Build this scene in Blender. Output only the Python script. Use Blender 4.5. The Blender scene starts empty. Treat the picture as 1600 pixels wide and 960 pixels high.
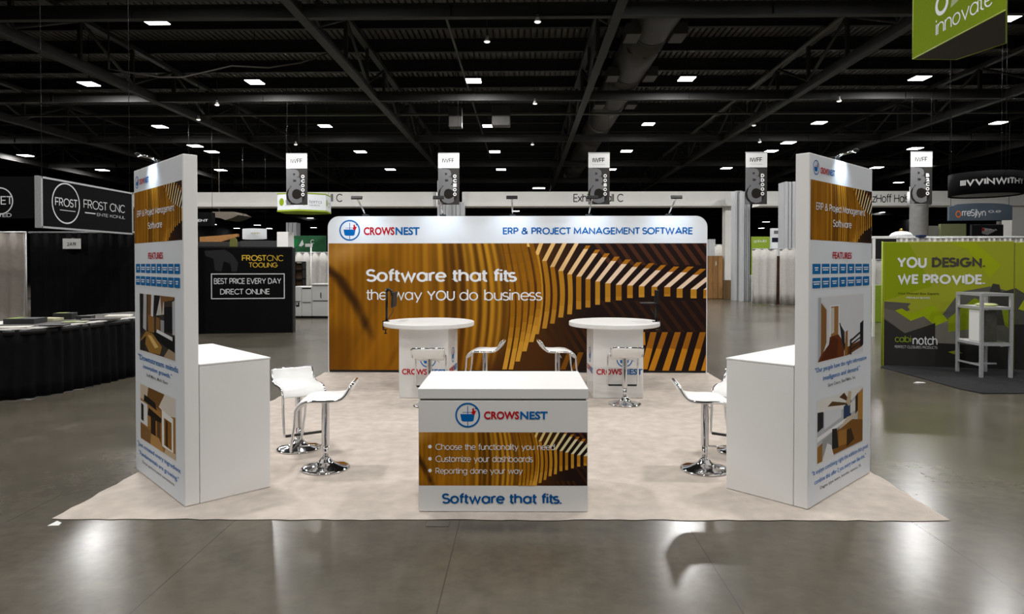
import bpy, bmesh, math, random
from mathutils import Vector, Matrix
random.seed(7)
PI = math.pi
scn = bpy.context.scene
COL = scn.collection

# ------------------------------------------------------------------ camera, world, exposure
F, HCAM, HOR = 1040.0, 1.733, 413.0
YAW, PIT = math.atan(18/1040.0), math.radians(0.8)
CY = HOR + F*math.tan(PIT)
cam_d = bpy.data.cameras.new('camera'); cam = bpy.data.objects.new('camera', cam_d); COL.objects.link(cam)
cam.location = (0, 0, HCAM); cam.rotation_euler = (PI/2 - PIT, 0, YAW)
cam_d.sensor_width = 36.0; cam_d.lens = F/1600*36.0
cam_d.shift_y = -(480.0 - CY)/1600.0
cam_d.clip_end = 400
scn.camera = cam
w = bpy.data.worlds.new('world'); scn.world = w; w.use_nodes = True
w.node_tree.nodes['Background'].inputs[0].default_value = (0.8, 0.9, 1, 1)
w.node_tree.nodes['Background'].inputs[1].default_value = 0.0
scn.view_settings.view_transform = 'Standard'; scn.view_settings.look = 'None'
scn.view_settings.exposure = 0.0; scn.view_settings.gamma = 1.0
scn.view_settings.use_curve_mapping = False
scn.cycles.use_denoising = True
scn.cycles.max_bounces = 6; scn.cycles.sample_clamp_indirect = 4.0
LAMP_W, LENS_E, SPOT_W = 228.0, 14.0, 13.5     # hall lamp watts, lens glow, arm-lamp watts
Z_BEAM, Z_LAMP, Z_JOIST, Z_DECK = 8.4, 8.73, 10.2, 10.72


def ray(px, py):
    x = (px-800)/F; z = -(py-CY)/F
    y2 = math.cos(PIT) + z*math.sin(PIT); z2 = -math.sin(PIT) + z*math.cos(PIT)
    c, s = math.cos(YAW), math.sin(YAW)
    return x*c - y2*s, x*s + y2*c, z2
def atz(px, py, z=0.0):            # point of a horizontal plane
    r = ray(px, py); t = (z-HCAM)/r[2]; return Vector((r[0]*t, r[1]*t, z))
def aty(px, py, Y):                # point of a plane across the hall
    r = ray(px, py); t = Y/r[1]; return Vector((r[0]*t, Y, HCAM + r[2]*t))

# ------------------------------------------------------------------ materials
def lin(c):
    return tuple(((v/255)/12.92 if v/255 <= .04045 else (((v/255)+.055)/1.055)**2.4) for v in c)
MATS = {}
def mat(name, rgb, rough=.5, metal=0.0, noise=0.0, nscale=20.0, bump=0.0, bscale=80.0, emit=None, spec=.5, stretch=None):
    if name in MATS: return MATS[name]
    m = bpy.data.materials.new(name); m.use_nodes = True; N = m.node_tree.nodes; L = m.node_tree.links
    b = N['Principled BSDF']; c = lin(rgb)
    b.inputs['Roughness'].default_value = rough; b.inputs['Metallic'].default_value = metal
    b.inputs['Specular IOR Level'].default_value = spec
    b.inputs['Base Color'].default_value = (*c, 1)
    tc = N.new('ShaderNodeTexCoord'); mp = N.new('ShaderNodeMapping'); L.new(tc.outputs['Object'], mp.inputs[0])
    if stretch: mp.inputs['Scale'].default_value = stretch
    if noise:
        nz = N.new('ShaderNodeTexNoise'); nz.inputs['Scale'].default_value = nscale; nz.inputs['Detail'].default_value = 5
        L.new(mp.outputs[0], nz.inputs[0])
        r = N.new('ShaderNodeValToRGB'); L.new(nz.outputs[0], r.inputs[0])
        r.color_ramp.elements[0].position = .3; r.color_ramp.elements[1].position = .7
        r.color_ramp.elements[0].color = (*[v*(1-noise) for v in c], 1); r.color_ramp.elements[1].color = (*[min(1, v*(1+noise)) for v in c], 1)
        L.new(r.outputs[0], b.inputs['Base Color'])
    if bump:
        nb = N.new('ShaderNodeTexNoise'); nb.inputs['Scale'].default_value = bscale; L.new(mp.outputs[0], nb.inputs[0])
        bp = N.new('ShaderNodeBump'); bp.inputs['Strength'].default_value = bump; bp.inputs['Distance'].default_value = .01
        L.new(nb.outputs[0], bp.inputs['Height']); L.new(bp.outputs[0], b.inputs['Normal'])
    if emit:
        b.inputs['Emission Color'].default_value = (*c, 1); b.inputs['Emission Strength'].default_value = emit
    MATS[name] = m; return m
def ink_mat():
    m = bpy.data.materials.new('printed_ink'); m.use_nodes = True; N = m.node_tree.nodes; L = m.node_tree.links
    a = N.new('ShaderNodeAttribute'); a.attribute_name = 'Col'; b = N['Principled BSDF']
    L.new(a.outputs['Color'], b.inputs['Base Color']); b.inputs['Roughness'].default_value = .55; b.inputs['Specular IOR Level'].default_value = .1
    nz = N.new('ShaderNodeTexNoise'); nz.inputs['Scale'].default_value = 300
    bp = N.new('ShaderNodeBump'); bp.inputs['Strength'].default_value = .03; L.new(nz.outputs[0], bp.inputs['Height']); L.new(bp.outputs[0], b.inputs['Normal'])
    return m
INK = ink_mat()
WHITE = mat('white_laminate', (229, 228, 226), .42, noise=.015, nscale=3, bump=.02, bscale=200)
FABW = mat('white_tension_fabric', (230, 234, 239), .7, noise=.012, nscale=4, bump=.04, bscale=400)
SEATW = mat('white_seat_vinyl', (240, 240, 239), .35, noise=.01, bump=.02)
CHROME = mat('polished_chrome', (225, 226, 228), .09, 1.0, noise=.02, nscale=5)
BRUSH = mat('brushed_aluminium', (178, 180, 182), .35, .35, noise=.08, nscale=30)
BLACKM = mat('black_metal', (16, 16, 17), .4, .3, noise=.1)
BLACKP = mat('black_plastic', (22, 22, 23), .5, noise=.1)
STEELK = mat('black_painted_steel', (36, 35, 34), .6, noise=.2, nscale=2)
WEBK = mat('dark_painted_steel', (20, 20, 21), .6, noise=.2, nscale=2)
DECK = mat('dark_ribbed_deck', (78, 75, 72), .7, noise=.2, nscale=1)
DUCTM = mat('dark_duct_sheet', (62, 59, 56), .55, noise=.15, nscale=3)
DRAPEK = mat('black_drape_cloth', (15, 15, 16), .9, noise=.25, nscale=10, bump=.2, bscale=120, spec=.1)
DRAPEG = mat('grey_drape_cloth', (190, 187, 182), .9, noise=.06, nscale=12, bump=.2, bscale=120, spec=.1)
SIGNK = mat('black_sign_face', (5, 5, 7), .8, spec=.12, noise=.1, nscale=2)
PANELG = mat('grey_partition_vinyl', (176, 178, 181), .5, noise=.06, nscale=4, stretch=(6, 6, .3))
LENS = mat('lamp_lens', (255, 255, 252), .5, emit=LENS_E)
HEADW = mat('white_gypsum', (232, 231, 227), .6, noise=.03, nscale=1.5)
CARD = mat('brown_cardboard', (160, 118, 70), .8, noise=.2, nscale=5, stretch=(5, 5, .6))
GALV = mat('galvanised_column', (240, 242, 244), .35, .0, noise=.1, nscale=3)

# ------------------------------------------------------------------ mesh helpers
class MB:
    def __init__(s): s.v = []; s.f = []; s.c = []; s.sm = []
    def add(s, vs, fs, col=None, smooth=False):
        o = len(s.v); s.v += [tuple(v) for v in vs]; s.c += [col or (1, 1, 1)]*len(vs)
        for f in fs: s.f.append([o+i for i in f]); s.sm.append(smooth)
        return s
    def box(s, x0, x1, y0, y1, z0, z1, bev=0.0):
        if bev <= 0:
            v = [(x, y, z) for z in (z0, z1) for y in (y0, y1) for x in (x0, x1)]
            return s.add(v, [(0, 2, 3, 1), (4, 5, 7, 6), (0, 1, 5, 4), (2, 6, 7, 3), (0, 4, 6, 2), (1, 3, 7, 5)])
        bm = bmesh.new(); bmesh.ops.create_cube(bm, size=1)
        for q in bm.verts: q.co = Vector(((x0+x1)/2+q.co.x*(x1-x0), (y0+y1)/2+q.co.y*(y1-y0), (z0+z1)/2+q.co.z*(z1-z0)))
        bmesh.ops.bevel(bm, geom=bm.edges[:], offset=bev, segments=2, affect='EDGES', profile=.5)
        return s.addbm(bm)
    def addbm(s, bm, smooth=False):
        bm.verts.index_update(); s.add([q.co[:] for q in bm.verts], [[q.index for q in f.verts] for f in bm.faces], None, smooth); bm.free(); return s
    def bar(s, a, b, r, r2=None, seg=8, smooth=True):
        return s.tube([a, b], r, seg, smooth)
    def tube(s, pts, r, seg=10, smooth=True):
        pts = [Vector(p) for p in pts]; rings = []; n = len(pts); up = None
        for i, p in enumerate(pts):
            t = (pts[min(i+1, n-1)] - pts[max(i-1, 0)]).normalized()
            if up is None: up = t.orthogonal().normalized()
            up = (up - t*up.dot(t)).normalized(); q = t.cross(up)
            rings.append([p + (up*math.cos(2*PI*k/seg) + q*math.sin(2*PI*k/seg))*r for k in range(seg)])
        vs = [v for rr in rings for v in rr]; fs = []
        for i in range(n-1):
            for k in range(seg): fs.append((i*seg+k, i*seg+(k+1) % seg, (i+1)*seg+(k+1) % seg, (i+1)*seg+k))
        fs.append(tuple(range(seg))[::-1]); fs.append(tuple((n-1)*seg+k for k in range(seg)))
        return s.add(vs, fs, None, smooth)
    def lathe(s, prof, seg=40, c=(0, 0), smooth=True):
        vs = []; fs = []; n = len(prof)
        for r, z in prof:
            for k in range(seg): vs.append((c[0]+r*math.cos(2*PI*k/seg), c[1]+r*math.sin(2*PI*k/seg), z))
        for i in range(n-1):
            for k in range(seg): fs.append((i*seg+k, i*seg+(k+1) % seg, (i+1)*seg+(k+1) % seg, (i+1)*seg+k))
        fs.append(tuple(range(seg))[::-1]); fs.append(tuple((n-1)*seg+k for k in range(seg)))
        return s.add(vs, fs, None, smooth)
    def prism(s, poly, z0, z1, smooth=False):          # polygon in plan, ccw
        n = len(poly)
        vs = [(x, y, z0) for x, y in poly] + [(x, y, z1) for x, y in poly]
        fs = [tuple(range(n))[::-1], tuple(range(n, 2*n))] + [(i, (i+1) % n, n+(i+1) % n, n+i) for i in range(n)]
        return s.add(vs, fs, None, smooth)
    def slabxz(s, poly, y0, y1, smooth=False):         # polygon in elevation (x,z), thickness along y
        n = len(poly)
        vs = [(x, y0, z) for x, z in poly] + [(x, y1, z) for x, z in poly]
        fs = [tuple(range(n)), tuple(range(n, 2*n))[::-1]] + [(i, n+i, n+(i+1) % n, (i+1) % n) for i in range(n)]
        return s.add(vs, fs, None, smooth)
    def curtain(s, path, z0, z1, amp=.03, wl=.16, th=.012, nz=5, ph=0.0, gather=.5):   # pleated cloth along a plan path
        path = [Vector((p[0], p[1], 0)) for p in path]; pts = []
        for a, b in zip(path[:-1], path[1:]):
            k = max(2, int((b-a).length/(wl/7)))
            for i in range(k): pts.append(a.lerp(b, i/k))
        pts.append(path[-1]); n = len(pts); d = 0; front = []; back = []
        acc = [0]
        for i in range(1, n): acc.append(acc[-1]+(pts[i]-pts[i-1]).length)
        for j in range(nz+1):
            t = j/nz; z = z0+(z1-z0)*t; A = amp*(1-gather*t)
            for i in range(n):
                q = pts[min(i+1, n-1)]-pts[max(i-1, 0)]; nn = Vector((-q.y, q.x, 0)).normalized(); ss = acc[i]
                off = A*(math.sin(2*PI*ss/wl+ph+.9*math.sin(ss*2.3+1.7*t)) + .45*math.sin(2*PI*ss/(wl*2.7)+1+t))
                p = pts[i]+nn*off; front.append((p.x, p.y, z)); back.append((p.x+nn.x*th, p.y+nn.y*th, z))
        N = len(front); fs = []
        for j in range(nz):
            for i in range(n-1):
                a = j*n+i; fs.append((a, a+1, a+n+1, a+n)); fs.append((N+a, N+a+n, N+a+n+1, N+a+1))
        for i in range(n-1):
            fs.append((i+1, i, N+i, N+i+1)); q = nz*n+i; fs.append((q, q+1, N+q+1, N+q))
        for j in range(nz):
            a = j*n; fs.append((a, a+n, N+a+n, N+a)); a = j*n+n-1; fs.append((a+n, a, N+a, N+a+n))
        return s.add(front+back, fs, None, True)
    def build(s, name, m=None, parent=None, loc=None, colors=False):
        me = bpy.data.meshes.new(name); me.from_pydata(s.v, [], s.f)
        me.polygons.foreach_set('use_smooth', s.sm)
        if colors:
            at = me.color_attributes.new('Col', 'FLOAT_COLOR', 'POINT')
            at.data.foreach_set('color', [x for c in s.c for x in (*c, 1)])
        me.update(); me.materials.append(m if m else INK)
        o = bpy.data.objects.new(name, me); COL.objects.link(o)
        if parent: o.parent = parent
        if loc: o.location = loc
        return o

def tag(o, label=None, cat=None, group=None, kind=None):
    if label: o['label'] = label
    if cat: o['category'] = cat
    if group: o['group'] = group
    if kind: o['kind'] = kind
    return o
def thing(name, label, cat, loc=(0, 0, 0), rz=0.0, group=None):
    o = bpy.data.objects.new(name, None); o.empty_display_size = .1; COL.objects.link(o); o.location = loc; o.rotation_euler = (0, 0, rz)
    return tag(o, label, cat, group)
def struct(name, mb, m, label=None):
    o = mb.build(name, m); o['kind'] = 'structure'
    if label: o['label'] = label
    return o
def copy_tree(o, parent=None):
    c = o.copy(); COL.objects.link(c)
    if parent: c.parent = parent
    for ch in list(o.children): copy_tree(ch, c)
    return c

# ------------------------------------------------------------------ print and lettering
def alb(c, k=1.0): return tuple(min(.9, v*k) for v in lin(c))
INKW = alb((238, 240, 243)); BLUE = alb((0, 98, 172)); RED = alb((186, 16, 32)); GREY = alb((110, 110, 112))
_tm = {}
def text_tris(s, bold=0.0):
    k = (s, bold)
    if k not in _tm:
        cu = bpy.data.curves.new('lettering', 'FONT'); cu.body = s; cu.size = 1; cu.offset = bold; cu.resolution_u = 3
        o = bpy.data.objects.new('lettering', cu); COL.objects.link(o)
        me = bpy.data.meshes.new_from_object(o.evaluated_get(bpy.context.evaluated_depsgraph_get()))
        vs = [(v.co.x, v.co.y) for v in me.vertices]; fs = [tuple(p.vertices) for p in me.polygons]
        bpy.data.objects.remove(o); bpy.data.curves.remove(cu); bpy.data.meshes.remove(me)
        x0 = min(v[0] for v in vs); x1 = max(v[0] for v in vs); y0 = min(v[1] for v in vs); y1 = max(v[1] for v in vs)
        _tm[k] = ([((x-x0)/(x1-x0), (y-y0)/(y1-y0), 0) for x, y in vs], fs)
    return _tm[k]
def _arc(cx, cy, rx, ry, a0, a1, n=0):
    n = n or max(4, int(abs(a1-a0)/12)); return [(cx+rx*math.cos(math.radians(a0+(a1-a0)*i/n)), cy+ry*math.sin(math.radians(a0+(a1-a0)*i/n))) for i in range(n+1)]
_EL = _arc(260, 260, 220, 260, 0, 360); _DOT = lambda x, y: [(x, y-48), (x, y+48)]
_S = lambda x, a, b: [(x, a), (x, b)]
GL = {'a': [_EL, _S(480, 520, 0)], 'b': [_EL, _S(40, 730, 0)], 'c': [_arc(260, 260, 220, 260, 45, 315)], 'd': [_EL, _S(480, 730, 0)],
 'e': [[(40, 265), (480, 265)], _arc(260, 260, 220, 260, 0, 318)], 'f': [[(110, 0), (110, 570)]+_arc(240, 570, 130, 160, 180, 80), [(10, 500), (265, 500)]],
 'g': [_EL, [(480, 520), (480, -40)]+_arc(265, -40, 215, 170, 0, -145)], 'h': [_S(40, 730, 0), _arc(235, 310, 195, 210, 180, 0)+[(430, 0)]],
 'i': [_S(40, 520, 0), _DOT(40, 690)], 'j': [[(130, 520), (130, -110)]+_arc(40, -110, 90, 95, 0, -90), _DOT(130, 690)], 'k': [_S(40, 730, 0), [(40, 200), (390, 520)], [(165, 315), (410, 0)]],
 'l': [_S(40, 730, 0)], 'm': [_S(40, 520, 0), _arc(200, 340, 160, 180, 180, 0)+[(360, 0)], _arc(520, 340, 160, 180, 180, 0)+[(680, 0)]],
 'n': [_S(40, 520, 0), _arc(235, 310, 195, 210, 180, 0)+[(430, 0)]], 'o': [_EL], 'p': [_EL, _S(40, 520, -210)], 'q': [_EL, _S(480, 520, -210)],
 'r': [_S(40, 520, 0), _arc(200, 320, 160, 200, 180, 62)], 's': [_arc(195, 390, 145, 130, 35, 270)+_arc(205, 130, 160, 130, 90, -150)], 't': [[(110, 690), (110, 130)]+_arc(230, 130, 120, 130, 180, 285), [(10, 500), (265, 500)]],
 'u': [[(40, 520), (40, 210)]+_arc(235, 210, 195, 210, 180, 360)+[(430, 520)], _S(430, 520, 0)], 'v': [[(10, 520), (230, 0), (450, 520)]], 'w': [[(10, 520), (180, 0), (345, 500), (510, 0), (680, 520)]],
 'x': [[(10, 520), (420, 0)], [(420, 520), (10, 0)]], 'y': [[(10, 520), (240, 0)], [(460, 520), (140, -210)]], 'z': [[(20, 500), (400, 500), (20, 20), (410, 20)]],
 'A': [[(0, 0), (320, 700), (640, 0)], [(115, 210), (525, 210)]], 'B': [[(40, 370), (270, 370)]+_arc(270, 535, 165, 165, -90, 90)+[(40, 700), (40, 0), (300, 0)]+_arc(300, 185, 185, 185, -90, 90)+[(200, 370)]],
 'C': [_arc(370, 350, 340, 350, 42, 318)], 'D': [[(40, 0), (40, 700), (230, 700)]+_arc(230, 350, 340, 350, 90, -90)+[(40, 0), (40, 60)]], 'E': [[(440, 700), (40, 700), (40, 0), (440, 0)], [(40, 355), (400, 355)]],
 'F': [[(430, 700), (40, 700), (40, 0)], [(40, 345), (390, 345)]], 'G': [_arc(370, 350, 340, 350, 42, 350)+[(705, 330), (400, 330)]], 'H': [_S(40, 700, 0), _S(560, 700, 0), [(40, 355), (560, 355)]], 'I': [_S(40, 700, 0)],
 'J': [[(330, 700), (330, 190)]+_arc(170, 190, 160, 190, 0, -165)], 'K': [_S(40, 700, 0), [(40, 270), (480, 700)], [(195, 420), (510, 0)]], 'L': [[(40, 700), (40, 0), (400, 0)]], 'M': [[(40, 0), (60, 690), (370, 120), (680, 690), (700, 0)]],
 'N': [[(40, 0), (40, 680), (560, 20), (560, 700)]], 'O': [_arc(370, 350, 345, 355, 0, 360)], 'P': [[(40, 0), (40, 700), (260, 700)]+_arc(260, 510, 190, 190, 90, -90)+[(40, 320)]], 'Q': [_arc(370, 350, 345, 355, 0, 360), [(420, 230), (650, -30)]],
 'R': [[(40, 0), (40, 700), (260, 700)]+_arc(260, 510, 190, 190, 90, -90)+[(40, 320)], [(250, 320), (470, 0)]], 'S': [_arc(245, 530, 185, 170, 28, 270)+_arc(255, 180, 210, 180, 90, -155)], 'T': [[(0, 700), (500, 700)], _S(250, 700, 0)],
 'U': [[(40, 700), (40, 250)]+_arc(290, 250, 250, 255, 180, 360)+[(540, 700)]], 'V': [[(0, 700), (300, 0), (600, 700)]], 'W': [[(0, 700), (220, 0), (440, 680), (660, 0), (880, 700)]], 'X': [[(10, 700), (530, 0)], [(530, 700), (10, 0)]],
 'Y': [[(0, 700), (280, 320), (560, 700)], _S(280, 320, 0)], 'Z': [[(20, 690), (480, 690), (20, 10), (490, 10)]], '0': [_arc(250, 350, 220, 355, 0, 360)], '1': [[(20, 560), (160, 690), (160, 0)]], '2': [_arc(220, 500, 190, 200, 165, -30)+[(30, 10), (440, 10)]],
 '8': [_arc(240, 525, 165, 170, 0, 360), _arc(240, 180, 205, 180, 0, 360)], '9': [_arc(240, 490, 200, 210, 0, 360), [(440, 490), (400, 300), (230, 0)]], '.': [[(40, -45), (40, 50)]], ',': [[(60, 60), (20, -110)]], '"': [_S(30, 720, 520), _S(150, 720, 520)],
 '&': [[(610, 0), (190, 470)]+_arc(290, 560, 140, 140, 215, -40)+_arc(240, 180, 215, 195, 110, 270)+[(400, 40), (590, 330)]], '-': [[(30, 260), (250, 260)]]}
def stroke_tris(txt, wt):
    vs = []; fs = []; x = 0.0; lay = []; k_ = 0
    for ch in txt:
        if ch == ' ': x += 310; continue
        st = GL[ch]; a = min(p[0] for q in st for p in q); b = max(p[0] for q in st for p in q)
        if ch in 'TSZtfzsJjx': x -= wt*.4
        for q in st:
            n = len(q); closed = q[0] == q[-1] and n > 6 or (abs(q[0][0]-q[-1][0])+abs(q[0][1]-q[-1][1]) < 1 and n > 6); o = len(vs)
            for i in range(n):
                p = Vector(q[i]); d0 = p-Vector(q[i-1]) if i else (p-Vector(q[-2]) if closed else None); d1 = Vector(q[i+1])-p if i < n-1 else (Vector(q[1])-p if closed else None)
                d0 = d0 or d1; d1 = d1 or d0; n0 = Vector((-d0.y, d0.x)).normalized(); n1 = Vector((-d1.y, d1.x)).normalized(); m = n0+n1
                m = m.normalized() if m.length > .1 else n0; k = wt/2/max(.42, m.dot(n0))
                vs += [(p.x-a+x+m.x*k, p.y+m.y*k), (p.x-a+x-m.x*k, p.y-m.y*k)]
            lay += [k_]*(2*n); k_ = (k_+1) % 8
            fs += [(o+2*i, o+2*i+1, o+2*i+3, o+2*i+2) for i in range(n-1)]
        x += b-a+wt*(.6 if ch in 'EFLCSTZKcesrtfzkx' else 1)+(42 if ch not in 'tfrTVAYvwyP' else 14)
    x0 = min(v[0] for v in vs); x1 = max(v[0] for v in vs); y0 = min(v[1] for v in vs); y1 = max(v[1] for v in vs)
    return [((p-x0)/(x1-x0), (q-y0)/(y1-y0), l) for (p, q), l in zip(vs, lay)], fs
class Print:
    """flat printed artwork on a face whose plane is local y = Y, x to the right, z up"""
    def __init__(s, Y): s.mb = MB(); s.Y = Y; s.n = 0
    def poly(s, pts, col):
        s.n += 1; y = s.Y - .0006 - .00006*s.n
        s.mb.add([(x, y, z) for x, z in pts], [tuple(range(len(pts)))], col); return s
    def rect(s, x0, x1, z0, z1, col): return s.poly([(x0, z0), (x1, z0), (x1, z1), (x0, z1)], col)
    def text(s, t, x0, x1, z0, z1, col, bold=.0):
        vs, fs = text_tris(t, bold) if bold < 1 else stroke_tris(t, bold); s.n += 1; y = s.Y - .0032 - .00006*s.n
        s.mb.add([(x0+(x1-x0)*a, y-.00008*l, z0+(z1-z0)*b) for a, b, l in vs], fs, col); return s
    def vtext(s, t, xa, xb, z0, z1, col, bold=.0):      # each letter on its own line
        n = len(t); h = (z1-z0)/n
        for i, ch in enumerate(t): s.text(ch, xa, xb, z1-h*(i+.9), z1-h*(i+.1), col, bold)
        return s
    def ring(s, cx, cz, r, th, col, sx=1.0, seg=40):
        s.n += 1; y = s.Y - .0024 - .00006*s.n; vs = []; fs = []
        for k in range(seg):
            a = 2*PI*k/seg
            vs += [(cx+sx*r*math.cos(a), y, cz+r*math.sin(a)), (cx+sx*(r-th)*math.cos(a), y, cz+(r-th)*math.sin(a))]
        for k in range(seg): q = (k+1) % seg; fs.append((2*k, 2*q, 2*q+1, 2*k+1))
        s.mb.add(vs, fs, col); return s
    def disc(s, cx, cz, r, col, sx=1.0, seg=32):
        return s.poly([(cx+sx*r*math.cos(2*PI*k/seg), cz+r*math.sin(2*PI*k/seg)) for k in range(seg)], col)
    def frame(s, x0, x1, z0, z1, t, col):
        s.rect(x0, x1, z0, z0+t, col); s.rect(x0, x1, z1-t, z1, col); s.rect(x0, x0+t, z0, z1, col); return s.rect(x1-t, x1, z0, z1, col)
    def build(s, name, parent, label=None):
        o = s.mb.build(name, INK, parent, colors=True)
        if label: o['label'] = label
        return o
def emblem(P, cx, cz, r, sx=1.0):
    q = lambda a, b: (cx+sx*r*a, cz+r*b)
    P.ring(cx, cz, r, r*.13, BLUE, sx)
    P.rect(cx-sx*r*.03, cx+sx*r*.03, cz-r*.9, cz+r*.72, BLUE)
    P.poly([q(-.6, .08), q(-.5, -.45), q(-.38, -.52), q(.34, -.52), q(.46, -.45), q(.56, .08)], BLUE)
    P.rect(cx-sx*r*.42, cx+sx*r*.4, cz+r*.2, cz+r*.24, BLUE)
    P.poly([q(.28, .22), q(.40, .02), q(.56, .04), q(.72, .42), q(.60, .32), q(.52, .40), q(.50, .58), q(.34, .5), q(.38, .32)], RED)
    P.poly([q(.58, .5), q(.8, .44), q(.72, .58), q(.62, .6)], alb((20, 30, 60)))
def company(P, x0, x1, z0, z1):
    m = x0 + (x1-x0)*.557
    P.text('CROWS', x0, m-.004*(x1-x0), z0, z1, RED, .03); P.text('NEST', m+.012*(x1-x0), x1, z0, z1, BLUE, .03)

# the slatted-timber photograph printed on the walls; picture space 591 x 201, y down
def _c6(x, y): return (800+x/3.428-513, 320+y/3.428-382)
def smooth(a, b, x):
    t = max(0, min(1, (x-a)/(b-a))); return t*t*(3-2*t)
_rn = [random.random() for _ in range(4096)]
def vn(x):
    i = math.floor(x); f = x-i; f = f*f*(3-2*f); return _rn[i % 4096]*(1-f)+_rn[(i+1) % 4096]*f
def mix(a, b, t): return tuple(p+(q-p)*t for p, q in zip(a, b))
def timber(ax, ay):
    s = ax - 14*(1-((ay-95)/100)**2)*smooth(120, 300, ax)
    st = .4*vn(s/9.0+3)+.3*vn(s/3.7+50)+.3*(.5+.5*math.sin(s*2*PI/11.6+3*vn(s/40)))
    con = .25+.75*smooth(120, 220, ax)
    g = mix((128, 80, 9), (152, 98, 14), vn(ax/60+7)*.6+vn(ay/70+17)*.4)
    g = mix(g, mix((66, 36, 6), (204, 146, 36), smooth(.15, .85, st)), con*.8)
    g = mix(g, (112, 66, 6), smooth(120, 210, ay)*.45*(1-smooth(230, 300, ax)))
    # left: tan glow, dark curved band, slanting fibres below
    d = math.hypot((ax-22)/1.5+ (ay-15)*.5, ay-14); g = mix(g, (190, 140, 78), .75*max(0, 1-d/34))
    bx = -3+1.3*(min(ay, 55)-40)+.65*max(0, min(ay-55, 40))+.48*max(0, ay-95); dist = abs(ax-bx)
    g = mix(g, (48, 27, 8), .9*smooth(0, 1, 1-dist/(21-.07*ay))*smooth(14, 40, ay)*(1-smooth(125, 165, ay)))
    if ax < 150:
        fb = vn((ax*1.0+ay*.55)/8+90); g = mix(g, (172, 112, 14), .5*fb*smooth(80, 120, ay)*(1-smooth(90, 150, ax)))
        g = mix(g, (96, 56, 4), .6*smooth(115, 150, ay)*(1-smooth(28, 46, ax)))
    dark = mix((74, 42, 14), (30, 18, 16), smooth(320, 420, ax))
    edge = 322 - .0028*(ay-60)**2 + (10 if ay < 60 else -.12*(ay-60))
    return mix(g, dark, smooth(edge-28, edge+16, ax))
TP = []
def _tp(pts, col, col2=None): TP.append(([_c6(*p) for p in pts], col, col2))
for i in range(14):                                   # faint brown slats in the shade, upper and lower
    x = 440+i*58; _tp([(x, 212), (x+24, 212), (x+110, 330), (x+84, 330)], (72, 40, 24))
for i in range(11):
    x = 470+i*62; _tp([(x, 520), (x+22, 520), (x+150, 690), (x+124, 690)], (50, 28, 16))
for i in range(7):
    x = 170+i*48; _tp([(x, 660), (x+18, 650), (x+110, 800), (x+90, 810)], (58, 32, 12))
UP = [((85, 212), (108, 212), (104, 232), (82, 232), None), ((150, 212), (172, 212), (148, 275), (125, 275), 702), ((215, 212), (238, 212), (190, 308), (165, 308), 672),
      ((275, 212), (298, 212), (232, 340), (208, 340), 645), ((340, 212), (362, 212), (278, 362), (252, 362), 612), ((400, 225), (424, 225), (325, 380), (300, 380), 595),
      ((450, 247), (476, 247), (375, 392), (348, 392), 568), ((500, 267), (527, 267), (424, 405), (398, 405), 558), ((552, 285), (580, 285), (475, 418), (450, 418), 543),
      ((610, 300), (640, 300), (531, 428), (503, 428), 528), ((670, 315), (698, 315), (590, 436), (560, 436), 520), ((735, 320), (765, 320), (650, 440), (620, 440), 507),
      ((800, 330), (828, 330), (712, 444), (682, 444), 503), ((868, 338), (898, 338), (780, 446), (750, 446), 495), ((942, 338), (975, 338), (850, 448), (817, 448), 498),
      ((1008, 350), (1040, 350), (915, 456), (884, 456), 505), ((1075, 365), (1108, 365), (990, 460), (958, 460), 508), ((1140, 375), (1170, 375), (1058, 462), (1026, 462), 508)]
for k, (a, b, c, d, low) in enumerate(UP):
    face = mix((226, 176, 96), (236, 206, 176), min(1, k/9)); cap = (168, 106, 24)
    if k >= 5:
        f = .12+.018*(k-5); m1 = mix(a, d, f); m2 = mix(b, c, f)
        _tp([a, b, m2, m1], cap); _tp([m1, m2, c, d], face)
    else: _tp([a, b, c, d], face)
    if low:
        n = 8; sw = 14*max(0, 1-(k-1)/5.0)*2.2
        for j in range(n):
            t0, t1 = j/n, (j+1)/n
            o0, o1 = sw*math.sin(PI*min(1, t0*1.0))*.8 - 10*max(0, (5-k))/5*t0*0, sw*math.sin(PI*t1)*.8
            y0 = d[1]+(low-d[1])*t0; y1 = d[1]+(low-d[1])*t1
            _tp([(d[0]+o0, y0), (c[0]+o0, y0), (c[0]+o1, y1), (d[0]+o1, y1)], mix(mix((160, 104, 18), (184, 130, 36), .5+.5*math.sin(k*1.7)), (205, 150, 60) if t1 > .85 else (150, 98, 12), .4*(t1 > .85)))
for k, (x, ytop, ye) in enumerate(((95, 250, 745), (58, 270, 795), (22, 290, 850), (-14, 300, 893), (-48, 310, 893))):   # bulging strands left of the slats
    n = 12; ytop = 212
    for j in range(n):
        t0, t1 = j/n, (j+1)/n; b0, b1 = 44*math.sin(PI*t0), 44*math.sin(PI*t1)
        y0, y1 = ytop+(ye-ytop)*t0, ytop+(ye-ytop)*t1
        _tp([(x+b0, y0), (x+24+b0, y0), (x+24+b1, y1), (x+b1, y1)], mix(mix((128, 80, 12), (152, 98, 14), smooth(.0, .4, t1)), (206, 150, 50), smooth(.6, 1, t1)))
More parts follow.
